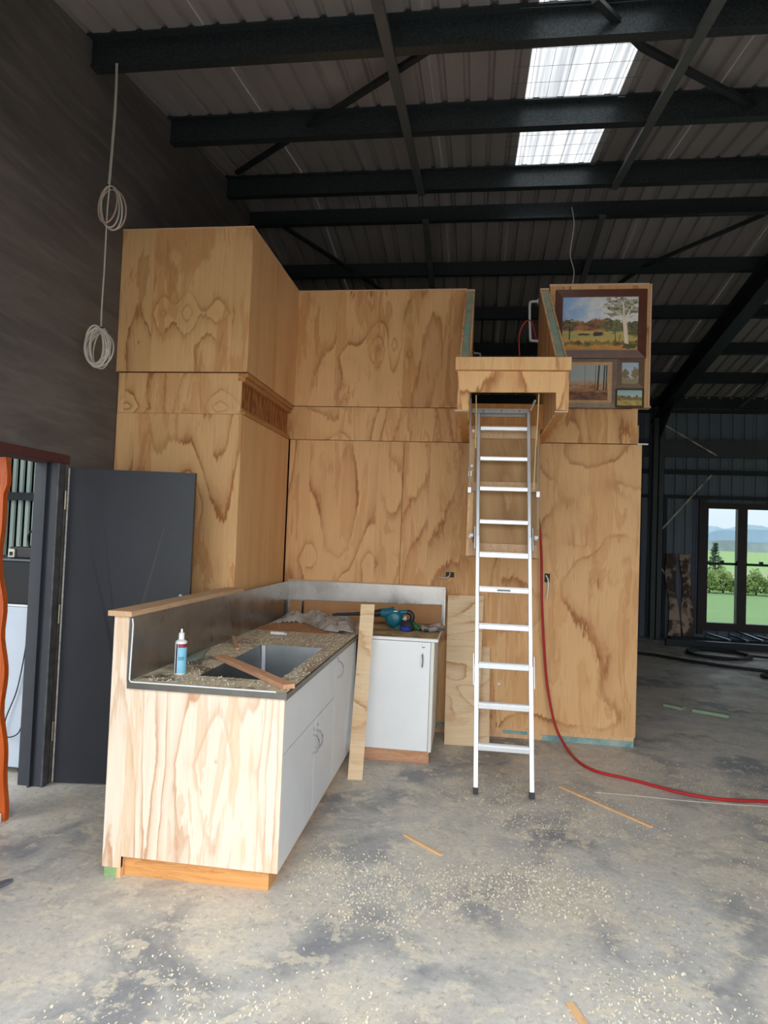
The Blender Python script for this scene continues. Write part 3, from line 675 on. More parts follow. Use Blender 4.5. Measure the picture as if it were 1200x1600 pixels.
# ------------------------------------------------------------------ paintings
def canvas_mat(kind):
    t = NT('painted_canvas_'+kind); x, y, z = t.sep(t.coord('Generated')); u, v = x, z
    n = lambda su, sv, o=0, d=4: t.noise(t.comb(t.math('MULTIPLY', u, su), t.math('MULTIPLY_ADD', v, sv, o), o), 1, d, .65, .3)
    def below(h, amp, su, o, soft=.015):
        lim = t.math('MULTIPLY_ADD', t.math('SUBTRACT', n(su, 0, o), .5), amp, h)
        return t.ramp(t.math('ADD', t.math('DIVIDE', t.math('SUBTRACT', lim, v), soft*2), .5), [(0, 0), (1, 1)])
    def blob(cx, cz, rx, rz, thr, o, su=14):
        d = t.math('ADD', t.math('POWER', t.math('ABSOLUTE', t.math('DIVIDE', t.math('SUBTRACT', u, cx), rx)), 2), t.math('POWER', t.math('ABSOLUTE', t.math('DIVIDE', t.math('SUBTRACT', v, cz), rz)), 2))
        m = t.math('SUBTRACT', t.math('MULTIPLY_ADD', t.math('SUBTRACT', n(su, su*1.4, o, 6), .5), 2.6, 1.0), d)
        return t.ramp(m, [(thr, 0), (thr+.08, 1)])
    def line(x0, x1, z0, z1, w):
        # slanted trunk
        c = t.math('MULTIPLY_ADD', t.math('SUBTRACT', v, z0), (x1-x0)/(z1-z0), x0)
        m = t.math('LESS_THAN', t.math('ABSOLUTE', t.math('SUBTRACT', u, c)), w)
        m = t.math('MULTIPLY', m, t.math('GREATER_THAN', v, z0)); return t.math('MULTIPLY', m, t.math('LESS_THAN', v, z1))
    def mix(f, A, B, mode='MIX'): return t.mix(f, A, B, mode)
    nc = lambda su, sv, o=0: t.ramp(n(su, sv, o, 5), [(.38, 0), (.62, 1)])
    if kind == 'gum_tree':
        c = mix(t.ramp(t.math('ADD', u, t.math('MULTIPLY', t.math('SUBTRACT', n(5, 5, 2), .5), 1.1)), [(.05, 0), (.6, 1)]), srgb(150, 184, 226), srgb(232, 228, 224))
        c = mix(below(.52, .55, 3.0, 7.6), c, mix(nc(7, 10, 3), srgb(96, 74, 56), srgb(186, 128, 82)))
        c = mix(below(.37, .14, 4, 9), c, mix(nc(3, 9, 4), srgb(222, 172, 98), srgb(172, 176, 112)))
        c = mix(blob(.3, .3, .10, .03, .45, 5), c, srgb(70, 62, 46)); c = mix(blob(.48, .31, .11, .055, .45, 6), c, srgb(78, 60, 52))
        c = mix(below(.17, .26, 12, 11), c, mix(nc(12, 10, 6), srgb(90, 78, 48), srgb(166, 136, 72)))
        c = mix(below(.10, .2, 5, 13), c, mix(nc(6, 9, 2), srgb(220, 150, 72), srgb(186, 150, 92)))
        c = mix(blob(.09, .48, .15, .15, .5, 15), c, mix(nc(20, 20, 4), srgb(72, 66, 46), srgb(130, 118, 78))); c = mix(line(.1, .1, .2, .45, .008), c, srgb(84, 62, 48))
        c = mix(blob(.68, .46, .22, .17, .45, 17, 12), c, mix(nc(18, 18, 5), srgb(82, 82, 54), srgb(138, 136, 90))); c = mix(blob(.96, .4, .14, .2, .45, 16, 12), c, mix(nc(18, 18, 6), srgb(66, 70, 50), srgb(128, 120, 84)))
        c = mix(blob(.80, .82, .42, .30, .62, 19, 10), c, mix(nc(14, 20, 8), srgb(80, 84, 60), srgb(206, 200, 176)))
        c = mix(line(.86, .82, .08, .62, .026), c, srgb(238, 220, 194)); c = mix(line(.82, .80, .6, .9, .012), c, srgb(228, 212, 190)); c = mix(line(.82, .93, .6, .82, .009), c, srgb(228, 212, 190)); c = mix(line(.82, .70, .6, .74, .008), c, srgb(228, 212, 190))
        c = mix(line(.72, .7, .08, .35, .006), c, srgb(110, 92, 50)); c = mix(line(.75, .77, .08, .3, .005), c, srgb(110, 92, 50)); c = mix(blob(.9, .08, .14, .07, .5, 21), c, srgb(88, 92, 62))
    elif kind == 'misty_trees':
        c = mix(t.ramp(v, [(.35, 0), (.7, 1)]), srgb(186, 176, 160), srgb(164, 172, 170))
        c = mix(below(.5, .25, 3, 3, .1), c, mix(nc(4, 6, 3), srgb(150, 92, 54), srgb(190, 144, 104)))
        c = mix(below(.26, .2, 3, 5, .06), c, mix(nc(4, 8, 4), srgb(84, 58, 44), srgb(150, 96, 60)))
        for a, b, w in ((.76, .79, .02), (.9, .92, .016), (.96, .97, .014), (.46, .45, .004), (.7, .71, .006), (.1, .1, .003)): c = mix(line(a, b, .28, 1.1, w), c, srgb(64, 54, 46))
    elif kind == 'path':
        c = mix(t.ramp(v, [(.5, 0), (.8, 1)]), srgb(196, 196, 196), srgb(176, 190, 210))
        c = mix(blob(.2, .45, .35, .35, .5, 3, 8), c, srgb(126, 116, 84)); c = mix(blob(.8, .5, .3, .4, .5, 5, 8), c, srgb(136, 122, 88))
        c = mix(below(.28, .2, 4, 7, .05), c, mix(n(8, 8, 2), srgb(112, 96, 64), srgb(186, 172, 140)))
    else:
        c = mix(v, srgb(196, 210, 196), srgb(150, 184, 186))
        c = mix(below(.66, .9, 4, 3.4, .03), c, mix(nc(7, 7, 1), srgb(76, 84, 56), srgb(168, 128, 76)))
        c = mix(below(.36, .2, 4, 5, .04), c, mix(nc(4, 6, 2), srgb(196, 190, 96), srgb(160, 120, 72)))
    c = mix(1, c, t.ramp(n(60, 60, 1), [(.3, .98), (.7, 1.2)]), 'MULTIPLY')
    t.bsdf(c, .55); return t.m
def painting(label, frame, canv, Y, fmat, kind, depth=.03, mount=None):
    a, b = at(frame[0], frame[1], 1, Y), at(frame[2], frame[3], 1, Y); c, d = at(canv[0], canv[1], 1, Y), at(canv[2], canv[3], 1, Y)
    x0, x1, z0, z1 = a.x, b.x, b.z, a.z; u0, u1, w0, w1 = c.x, d.x, d.z, c.z
    r = thing('framed_painting', label, 'painting', ((x0+x1)/2, Y, z0), 'paintings on the upper plywood wall')
    dp = depth
    def side(p):  # a mitred, bevelled frame stick
        (ox0, oz0), (ox1, oz1), (ix1, iz1), (ix0, iz0) = p
        MB().poly([(ox0, Y+dp, oz0), (ox1, Y+dp, oz1), (ix1, Y+dp, iz1), (ix0, Y+dp, iz0), (ox0, Y+dp*.35, oz0), (ox1, Y+dp*.35, oz1), (ix1, Y, iz1), (ix0, Y, iz0)],
                  [(3,2,1,0),(4,5,6,7),(0,1,5,4),(1,2,6,5),(2,3,7,6),(3,0,4,7)]).build('frame_side', fmat, r)
    m = [(u0, w0), (u1, w0), (u1, w1), (u0, w1)]; o = [(x0, z0), (x1, z0), (x1, z1), (x0, z1)]
    if mount:
        k = .45; m2 = [(a_*k+b_*(1-k), c_*k+d_*(1-k)) for (a_, c_), (b_, d_) in zip(o, m)]
        for i in range(4):
            j = (i+1) % 4; p = (m2[i], m2[j], m[j], m[i])
            MB().poly([(p[0][0], Y+.006, p[0][1]), (p[1][0], Y+.006, p[1][1]), (p[2][0], Y+.012, p[2][1]), (p[3][0], Y+.012, p[3][1])], [(0, 1, 2, 3)]).build('mount_side', mount, r)
        m = m2
    for i in range(4):
        j = (i+1) % 4; side((o[i], o[j], m[j], m[i]))
    MB().box((u0, Y+.012, w0), (u1, Y+.016, w1)).build('canvas', canvas_mat(kind), r)
    return r
YP = YB-.05
M_MAHO = simple('mahogany_frame', srgb(104, 62, 50), .35, 0, .12, 10); M_GREYF = simple('grey_gold_frame', srgb(142, 122, 108), .45, 0, .15, 20)
M_GOLD = simple('gilt_mount', srgb(208, 164, 118), .5, 0, .08, 20); M_BROWNF = simple('brown_frame', srgb(120, 96, 78), .45, 0, .12, 20); M_DBROWN = simple('dark_brown_frame', srgb(82, 62, 50), .45, 0, .12, 20)
painting('large mahogany-framed landscape with a pale gum tree', (869, 452, 1010, 559), (880, 464, 996.5, 547), YP-.034, M_MAHO, 'gum_tree', .034)
painting('misty tree painting in a grey and gilt frame half behind the stair hood', (873, 560, 963, 637), (885, 570, 949.5, 625), YP-.031, M_GREYF, 'misty_trees', .031, M_GOLD)
painting('small upright painting of a path in a brown frame', (964.5, 559.5, 1007, 606), (972, 566, 998, 600), YP-.031, M_BROWNF, 'path', .031)
painting('smallest painting, of rocky hills, in a dark frame at the lower right', (961, 607, 1006.5, 637), (964.5, 609, 1003.5, 634), YP-.031, M_DBROWN, 'hills', .031)

# ------------------------------------------------------------------ attic ladder
LS = .22; LY0 = 4.335
def lad(x, y, off=0.0):
    d = ray(x, y); t_ = (LY0+off+LS*CAM_H)/(d.y-LS*d.z); return CAM+d*t_
al = thing('attic_ladder', 'folding aluminium attic ladder let down from the stair hood', 'ladder', (.25, LY0, 0))
def LX(z, s): return (.071-.0225*z) if s < 0 else (.424-.0187*z)
ln = Vector((0, -1, LS)).normalized()      # outward (camera side)
def lp(z, s, off=0): return Vector((LX(z, s), LY0+LS*z, z)) - ln*0 + ln*off
secs = [(.035, .80, .030, .045, .0), (.76, 1.66, .026, .04, -.012), (1.6, 2.58, .024, .036, -.024)]
for z0, z1, w, dp, off in secs:
    for s in (-1, 1): beam('stile', lp(z0, s, off), lp(z1, s, off), w, dp, M_ALU, al, ln, .003)
for s in (-1, 1):
    beam('rubber_foot', lp(.0, s, 0)+Vector((0, -.003, .003)), lp(.04, s, 0), .033, .048, M_RUB, al, ln, .002)
    beam('hinge_plate', lp(.66, s, .0)+Vector((s*.02, 0, 0)), lp(.86, s, .0)+Vector((s*.02, 0, 0)), .005, .05, M_ZINC, al, ln, 0)
    beam('hinge_plate', lp(1.56, s, -.01)+Vector((s*.02, 0, 0)), lp(1.72, s, -.01)+Vector((s*.02, 0, 0)), .005, .05, M_ZINC, al, ln, 0)
    for z in (1.66, ): MB().lathe(lp(z, s, -.01)+Vector((s*.045-.012, 0, 0)), [(.014, 0), (.014, .025)], 10, 'x').build('hinge_knob', M_WPLAS, al, True)
rungs = [671, 718, 765, 816.5, 868, 922, 980, 1041, 1104, 1169]
for i, py in enumerate(rungs):
    c = lad(788, py); z = c.z; off = -.024 if z > 1.62 else (-.012 if z > .78 else 0)
    a, b = lp(z, -1, off), lp(z, 1, off); hh = .034 if z < 1.55 else .026
    r = MB().box((a.x+.012, c.y-.035, z-hh/2), (b.x-.012, c.y+.03, z+hh/2)).build('rung', M_ALU, al, bevel=.003)
    for k in (-1, 0, 1): MB().box((a.x+.013, c.y-.002+k*.018-.003, z+hh/2), (b.x-.013, c.y-.002+k*.018+.003, z+hh/2+.003)).build('tread_rib', M_ALU, r)
    if py == 922: MB().box(((a.x+b.x)/2-.045, c.y-.0365, z-.007), ((a.x+b.x)/2+.045, c.y-.034, z+.006)).build('label_slot', simple('slot_grey', srgb(120, 122, 128), .5), r)
# head bracket
hz = 2.575
hy = LY0+LS*hz
MB().box((-.035, hy-.01, hz-.01), (.375, hy+.0, hz+.022)).build('head_bracket', M_ZINC, al)
MB().box((-.02, 5.008, 2.56), (.385, 5.018, 2.61)).build('head_plate', M_ZINC, al)
for X in (.05, .18, .31):
    MB().lathe((X, 5.0, 2.59), [(.008, 0), (.008, .01)], 6, 'y').build('bolt', M_STRAP, al)
    MB().lathe((X, hy-.014, hz+.004), [(.005, 0), (.005, .006)], 6, 'y').build('bolt', M_STRAP, al)
# folded-down hatch door behind the ladder
def hp(X, z, off): return Vector((X, LY0+LS*z, z)) - ln*off
hz0, hz1 = 1.53, 2.50
M_HATCH = ply('hatch_ply_shaded', [], 60, 2.0, .2, (srgb(176, 140, 98), srgb(164, 126, 84), srgb(140, 102, 64)), veneer=0)  # darker tan puts the shade behind the ladder into the colour
MB().prism([hp(-.045, hz0, .10), hp(.47, hz0, .10), hp(.47, hz1, .10), hp(-.045, hz1, .10)], -ln*.02).build('hatch_panel', M_HATCH, al)
MB().prism([hp(-.045, hz0, .095), hp(-.005, hz0, .095), hp(-.005, hz1, .095), hp(-.045, hz1, .095)], -ln*.004).build('hatch_frame', M_PALEP, al)
for z0, z1 in ((hz0, hz0+.09), (2.0, 2.07), (2.4, 2.5)):
    MB().prism([hp(-.02, z0, .075), hp(.45, z0, .075), hp(.45, z1, .075), hp(-.02, z1, .075)], -ln*.024).build('hatch_batten', M_CAP, al)
# opening arms, springs, pull cord
low = hp(-.035, 2.0, .05); top = Vector((-.045, 4.56, 2.6))
M_ARM = simple('worn_arm_zinc', srgb(160, 146, 128), .5, .3)
MB().bar(low, top, .006, .012, (1, 0, 0)).build('opening_arm', M_ARM, al)
MB().bar(at(829, 641, 1, 4.9), at(836, 626, 1, 4.7), .012, .012).build('opening_arm', M_WPLAS, al)
MB().bar(hp(.452, 1.72, .05), hp(.452, 2.36, .05), .006, .01, (1, 0, 0)).build('opening_arm', M_ARM, al)
for lx, lz in ((-.035, 2.0), (-.035, 2.12), (.452, 1.98)):
    c = hp(lx, lz, .06); MB().box((c.x-.012, c.y-.02, c.z-.02), (c.x+.012, c.y, c.z+.02)).build('arm_bracket', M_ZINC, al)
for X, py in ((-.025, 2.18), (-.02, 1.66), (-.02, 2.45), (.44, 1.66)):
    MB().lathe(hp(X, py, .06), [(.012, 0), (.012, .02)], 10, 'y').build('catch', M_WPLAS, al, True)
cpts = [at(842, 615, 1, 4.24), at(840, 660, 1, 4.3), at(837, 700, 1, 4.35), at(834, 765, 1, 4.5)]
MB().tube(catmull(cpts, 4), .004, 6).build('pull_cord', simple('cream_cord', srgb(214, 192, 138), .7), al, True)
cpts = [at(744, 617, 1, 4.3), at(744, 660, 1, 4.4), at(743, 700, 1, 4.45)]
MB().tube(catmull(cpts, 4), .004, 6).build('pull_cord', MATS['cream_cord'], al, True)

# ------------------------------------------------------------------ kitchen counter
YE = 2.93
nib = thing('plywood_half_wall', 'low plywood half wall with a timber cap rail behind the steel bench', 'half wall', (-1.62, 3.5, 0))  # low half wall, studs lined with plywood on both faces
P_END = ply('plywood_end_panel', [(.1, -.08, .55, .17, .34), (.1, -.06, -.3, .05, .1)], 71.3, 5.0, .65, (srgb(228, 212, 192), srgb(218, 188, 152), srgb(194, 152, 120)), fu=3.4, fv=.2, jag=.45, veneer=0)
ep = [(-1.659, .047), (-1.567, .047), (-1.567, .1), (-.819, .097), (-.819, .888), (-1.576, .888), (-1.581, 1.206), (-1.659, 1.206)]
MB().prism([(a, YE, b) for a, b in ep], (0, .017, 0)).build('end_panel', P_END, nib)
panelx(YE+.018, YT-.002, .047, 1.206, -1.642, P_gen, 'back_panel', nib)
panelx(YE+.018, YT-.002, .1, 1.206, -1.581, P_gen, 'inner_panel', nib, .012)
for Y in (YE+.04, 3.6, 4.3): box('stud', (-1.641, Y, .045), (-1.594, Y+.045, 1.2), M_PALEP, nib)
beam('cap_rail', (-1.624, YE-.02, 1.2195), (-1.624, YT-.003, 1.2195), .118, .025, M_CAP, nib)
MB().box((-1.65, YE+.005, 0), (-1.59, YT-.01, .046)).build('sole_plate', simple('green_treated', srgb(140, 172, 118), .7, 0, .15, 20), nib)
box('sole_side', (-1.588, YE+.003, 0), (-1.567, YE+.1, .098), M_PALEP, nib)

dc = thing('drawer_cabinet', 'pale grey drawer and door cabinet run under the steel bench', 'cabinet', (-1.2, 3.9, 0))
beam('kick_board', (-1.566, 2.974, .0475), (-.868, 2.974, .0475), .018, .095, M_PINE, dc)
box('kick_side', (-.886, 2.984, 0), (-.868, 4.76, .092), M_PINE, dc)
box('body', (-1.56, YE+.02, .1), (-.84, 4.83, .55), M_GREYLAM, dc)
XD = -.819
# fronts facing +X: upper row seam z .617 ; lower doors meet at Y 3.566
def front(name, y0, y1, z0, z1): return box(name, (XD-.018, y0, z0), (XD, y1, z1), M_GREYLAM, dc, .0015)
d1 = front('drawer_front', YE+.019, 4.06, .621, .872); d2 = front('door_front', YE+.019, 3.564, .097, .617); d3 = front('door_front', 3.568, 4.06, .097, .617)
d4 = front('door_front', 4.063, 4.80, .097, .872)
def pull(par, Y, z, L=.10):
    pts = [(XD, Y, z-L/2), (XD+.018, Y, z-L/2+.008), (XD+.03, Y, z-L*.2), (XD+.032, Y, z), (XD+.03, Y, z+L*.2), (XD+.018, Y, z+L/2-.008), (XD, Y, z+L/2)]
    MB().tube(catmull(pts, 3), .005, 6).build('handle', M_CHROME, par, True)
def lock(par, Y, z): MB().lathe((XD, Y, z), [(.009, 0), (.009, .006), (.007, .007)], 12, 'x').build('lock', M_CHROME, par, True)
pull(d2, 3.53, .492); pull(d3, 3.61, .495); lock(d2, 3.53, .572); lock(d3, 3.61, .575)
pull(d4, 4.14, .775); lock(d4, 4.12, .845)

bt = thing('steel_benchtop', 'dusty stainless steel benchtop with folded splashback and inset sink', 'benchtop', (-1.2, 3.8, .9))
Z1 = .905
SK = (-1.32, -.915, 3.14, 4.12)     # sink opening x0 x1 y0 y1
X0, X1b, Y0, Y1 = -1.574, -.806, YE-.012, YB-.004
mb = MB()
for a, b in (((X0, Y0), (SK[0], Y1)), ((SK[1], Y0), (X1b, 4.84)), ((SK[0], Y0), (SK[1], SK[2])), ((SK[0], SK[3]), (SK[1], Y1)), ((SK[1], 4.84), (X1b, Y1))):
    mb.box((a[0], a[1], Z1-.003), (b[0], b[1], Z1))
mb.build('top_sheet', M_STOP, bt)
M_EDGE = simple('dark_steel_edge', srgb(112, 110, 104), .4, .7, .1, 10)
MB().box((X0, Y0-.002, Z1-.03), (X1b, Y0, Z1)).build('edge_fold', M_EDGE, bt)
MB().box((X1b-.004, Y0, Z1-.033), (X1b, 4.845, Z1)).build('edge_fold', M_EDGE, bt)
MB().tube([(X0+.012, Y0-.003, 1.2), (X0+.017, Y0-.003, 1.17), (X0+.012, Y0-.003, Z1+.012), (X0+.02, Y0-.003, Z1+.002), (X1b-.05, Y0-.003, Z1+.002)], .0035, 6).build('bright_rim', M_WPLAS, bt, True)
MB().box((X0, Y0-.001, Z1-.02), (X0+.012, Y0+.001, 1.205)).build('splash_return', M_EDGE, bt)
MB().box((X0-.004, Y0, Z1), (X0, Y1, 1.206)).build('side_splash', M_STEEL, bt)
MB().box((X0, Y1-.003, Z1), (-.212, Y1+.001, 1.215)).build('rear_splash', M_STEEL, bt)
MB().box((X0, Y1-.02, 1.215), (-.212, Y1-.001, 1.224)).build('splash_top_bead', M_CAP, bt)
MB().box((-.216, 5.52, Z1), (-.208, Y1-.003, 1.2)).build('splash_return', M_ZINC, bt)
zb = .68
mb = MB()
x0, x1, y0, y1 = SK
mb.poly([(x0,y0,Z1-.001),(x1,y0,Z1-.001),(x1,y1,Z1-.001),(x0,y1,Z1-.001),(x0+.02,y0+.02,zb),(x1-.02,y0+.02,zb),(x1-.02,y1-.02,zb),(x0+.02,y1-.02,zb)],
        [(0,1,5,4),(1,2,6,5),(2,3,7,6),(3,0,4,7),(4,5,6,7)])
mb.build('sink_bowl', simple('dull_sink_steel', srgb(128, 132, 134), .36, .85, .1, 6), bt)
MB().prism([(x0+.004, y1-.006, Z1-.005), (x0+.03, y1-.006, Z1-.005), (x0+.04, y1-.024, zb+.01), (x0+.018, y1-.024, zb+.01)], (0, -.002, 0)).build('corner_strip', simple('white_strip', srgb(206, 208, 212), .5), bt)  # plain white strip down the far corner of the sink
MB().lathe(((x0+x1)/2, 3.5, zb), [(.045, 0), (.045, .003), (.03, .002)], 16).build('drain', M_CHROME, bt, True)

cc = thing('white_corner_cupboard', 'white single-door cupboard at the end of the bench', 'cupboard', (-.5, 5.2, 0))
box('carcass', (-.80, 4.82, .09), (-.249, YB-.005, .876), M_WHITE2, cc)
cd = box('door_panel', (-.80, 4.80, .092), (-.276, 4.818, .872), M_WHITE, cc, .002)
box('side_panel', (-.272, 4.80, .089), (-.249, 4.82, .876), M_WHITE2, cc)
box('worktop', (-.80, 4.775, .879), (-.222, YB-.01, .9), M_WHITE, cc, .002)
MB().box((-.80, 4.79, .9), (-.23, YB-.008, .904)).build('dusty_top', M_SAWB, cc)
beam('kick_board', (-.79, 4.834, .044), (-.264, 4.834, .044), .018, .088, M_PINE2, cc)
c = at(662, 1010, 1, 4.80)
MB().lathe((c.x, 4.80, c.z), [(.011, 0), (.011, -.006), (.008, -.008)], 14, 'y').build('lock', M_CHROME, cd, True)
c0, c1 = at(660.5, 1021, 1, 4.80), at(660.5, 1043, 1, 4.80)
pts = [(c0.x, 4.80, c0.z), (c0.x, 4.782, c0.z-.008), (c0.x+.004, 4.77, (c0.z+c1.z)/2), (c0.x, 4.782, c1.z+.008), (c0.x, 4.80, c1.z)]
MB().tube(catmull(pts, 4), .005, 6).build('handle', M_CHROME, cd, True)

# ------------------------------------------------------------------ things on the bench
ZB = Z1+.0005
cs = MB(); cs.prism([(-1.42, 5.555, ZB), (-.24, 5.555, ZB), (-.24, 5.575, ZB+.16), (-1.42, 5.575, ZB+.145)], (0, .006, 0))
tag(cs.build('cardboard_strip', M_CARD), 'long brown cardboard strip standing along the rear splashback', 'cardboard')
tag(MB().prism([(-1.55, 5.55, ZB), (-1.435, 5.53, ZB), (-1.435, 5.55, ZB+.14), (-1.55, 5.57, ZB+.14)], (0, .006, 0)).build('cardboard_offcut', M_CARD), 'short brown cardboard piece in the splashback corner', 'cardboard')
tag(MB().prism([at(398, 984, 2, ZB), at(510, 991, 2, ZB), at(553, 976, 2, ZB), (-1.05, 5.5, ZB), (-1.55, 5.5, ZB)], (0, 0, .003)).build('cardboard_sheet', M_CARD), 'flat cardboard sheet lying under the bubble wrap', 'cardboard')
# bubble wrap heap
def crumple(name, px, h, mat, seed, z0=ZB, res=30, rough=1.0):
    P = [at(x, y, 2, z0) for x, y in px]; P = [Vector((max(p.x, -1.56), min(p.y, 5.5), p.z)) for p in P]
    lo = Vector((min(p.x for p in P), min(p.y for p in P))); hi = Vector((max(p.x for p in P), max(p.y for p in P)))
    def inside(x, y):
        r = False
        for i in range(len(P)):
            a, b = P[i], P[i-1]
            if (a.y > y) != (b.y > y) and x < (b.x-a.x)*(y-a.y)/(b.y-a.y)+a.x: r = not r
        return r
    def edge(x, y):
        best = 9
        for i in range(len(P)):
            a, b = P[i].xy, P[i-1].xy; d = b-a; t = max(0, min(1, (Vector((x, y))-a).dot(d)/d.length_squared)); best = min(best, (a+d*t-Vector((x, y))).length)
        return best
    mb = MB(); idx = {}
    for i in range(res+1):
        for j in range(res+1):
            x = lo.x+(hi.x-lo.x)*i/res; y = lo.y+(hi.y-lo.y)*j/res
            if inside(x, y):
                n = mnoise.fractal(Vector((x*9, y*9, seed)), 1, 2, 4)*.5+.5
                n2 = abs(mnoise.noise(Vector((x*14, y*14, seed+3))))
                e = min(1, edge(x, y)/.08)
                idx[i, j] = len(mb.v); mb.v.append((x, y, z0+.004+h*e*(n*.75+.5*n2*rough)))
    for i in range(res):
        for j in range(res):
            k = [(i, j), (i+1, j), (i+1, j+1), (i, j+1)]
            if all(q_ in idx for q_ in k): mb.f.append(tuple(idx[q_] for q_ in k))
    o = mb.build(name, mat, smooth=True)
    so = o.modifiers.new('thick', 'SOLIDIFY'); so.thickness = .003; so.offset = -1
    return o
t = NT('bubble_wrap'); p = t.coord(); vn = t.n.new('ShaderNodeTexVoronoi'); t.lk(p, vn.inputs['Vector']); vn.inputs['Scale'].default_value = 90
n = t.noise(p, 20, 4)
b = t.bsdf(t.mix(n, srgb(176, 168, 156), srgb(216, 212, 206)), .25, 0, .6, vn.outputs['Distance'], .8, .01); b.inputs['Alpha'].default_value = .6; M_BUB = t.m
tag(crumple('bubble_wrap', [(505, 988), (556, 990), (557, 972), (556, 966), (470, 963), (425, 966), (412, 974), (470, 974)], .11, M_BUB, 2.0, res=46), 'crumpled clear bubble wrap heaped on the bench', 'bubble wrap')
t = NT('teal_film'); n = t.noise(t.coord(), 12, 3); b = t.bsdf(t.mix(n, srgb(110, 160, 150), srgb(170, 200, 190)), .2, 0, .5); b.inputs['Alpha'].default_value = .55; M_FILM = t.m
tag(crumple('plastic_film', [(262, 1047), (318, 1028), (322, 1012), (296, 1014), (268, 1030)], .03, M_FILM, 5.0, res=20), 'crumpled translucent teal plastic film beside the white bottle', 'plastic film')
# bottle
bl = thing('sealant_bottle', 'white squeeze bottle with blue and maroon label by the sink', 'bottle', at(281, 1053, 2, ZB))
bp = WL[bl.name]; sc = .105/ .105
H = at(281, 1000, 1, bp.y).z - bp.z
R_ = .0285
MB().lathe(bp, [(R_*.9, 0), (R_, .006), (R_, H*.92), (R_*.96, H*.97), (R_*.45, H*1.03)], 24).build('body', M_WPLAS, bl, True)
MB().lathe(bp+Vector((0, 0, H*1.03)), [(R_*.5, 0), (R_*.48, .03), (R_*.2, .034), (R_*.16, .05), (R_*.1, .052)], 16).build('nozzle_cap', M_WPLAS, bl, True)
def wrap(name, a0, a1, z0, z1, mat, rr=.0006):
    mb = MB(); n = 12
    vs = [(bp.x+(R_+rr)*math.cos(a0+(a1-a0)*i/n), bp.y+(R_+rr)*math.sin(a0+(a1-a0)*i/n), bp.z+z) for z in (z0, z1) for i in range(n+1)]
    mb.poly(vs, [(i, i+1, n+i+2, n+i+1) for i in range(n)]).build(name, mat, bl, True)
rd = math.radians
wrap('label_blue', rd(-95), rd(10), .008, H*.8, simple('label_sky_blue', srgb(128, 196, 224), .4)); wrap('label_maroon', rd(-95), rd(10), H*.8, H*.91, simple('label_maroon', srgb(150, 36, 60), .4))
wrap('label_dark_stripe', rd(-118), rd(-100), .008, H*.91, simple('label_navy', srgb(40, 36, 56), .4), .0008)
for k in range(3): wrap('label_bar', rd(-88), rd(-35), H*(.44+.035*k), H*(.455+.035*k), MATS['label_navy'], .0009)
# offcuts over the sink
a, b = at(345, 1026, 2, ZB+.012), at(452, 1073, 2, ZB+.012)
tag(beam('timber_offcut', a, b, .06, .022, M_PINE2), 'reddish timber offcut lying across the sink corner', 'offcut')
a, b = at(364, 994, 0, -1.553), at(371, 1014, 2, ZB+.008)
tag(beam('wood_stick', a, b, .022, .012, M_PINE2), 'small wooden stick on the dusty bench behind the sink', 'stick')
a = at(434, 991, 2, ZB)
wp = thing('white_plastic_tag', 'small white plastic fitting on the bench in front of the cardboard', 'fitting', a)
box('body', (a.x-.05, a.y-.02, a.z), (a.x+.05, a.y+.02, a.z+.018), M_WPLAS, wp, .004); box('tab', (a.x+.05, a.y-.012, a.z), (a.x+.066, a.y+.012, a.z+.01), M_WPLAS, wp, .002)
# blower on the corner cupboard
bw = thing('electric_blower', 'teal electric blower with black nozzle on the corner bench', 'blower', (-.53, 5.25, .904))
YQ = 5.22
def q2(x, y, dy=0): return at(x, y, 1, YQ+dy)
c = q2(616, 966); r = .085*.85
mb = MB().lathe((c.x, YQ-.055, c.z), [(r*.55, 0), (r*.85, .012), (r, .04), (r, .075), (r*.85, .1), (r*.5, .11)], 28, 'y')
mb.build('fan_housing', M_TEAL, bw, True)
MB().tube([q2(616, 957), q2(604, 958), q2(596, 957)], [.05, .042, .036], 14).build('outlet', M_TEAL, bw, True)
MB().tube([q2(597, 957), q2(590, 958), q2(584, 958.5), q2(560, 959), q2(520, 960)], [.032, .03, .026, .014, .009], 12).build('nozzle', M_DARKP, bw, True)
MB().prism([q2(611, 972, -.03), q2(626, 968, -.03), q2(626, 983.5, -.03), q2(617, 983.5, -.03)], (0, .06, 0)).build('base_foot', M_TEAL, bw, bevel=.006)
MB().tube(catmull([q2(622, 957), q2(632, 956.5), q2(640, 957), q2(643.5, 961), q2(644, 966), q2(641, 972), q2(634, 974)], 4), [.018]*25, 10).build('handle', M_TEAL, bw, True)
MB().tube(catmull([q2(636, 956, -.004), q2(641.5, 958, -.004), q2(644.5, 964, -.004), q2(642.5, 971, -.004)], 4), .019, 10).build('handle_grip', M_DARKP, bw, True)
MB().box((c.x-.0, YQ-.06, c.z+.058), (c.x+.03, YQ-.055, c.z+.066)).build('badge', M_WPLAS, bw)
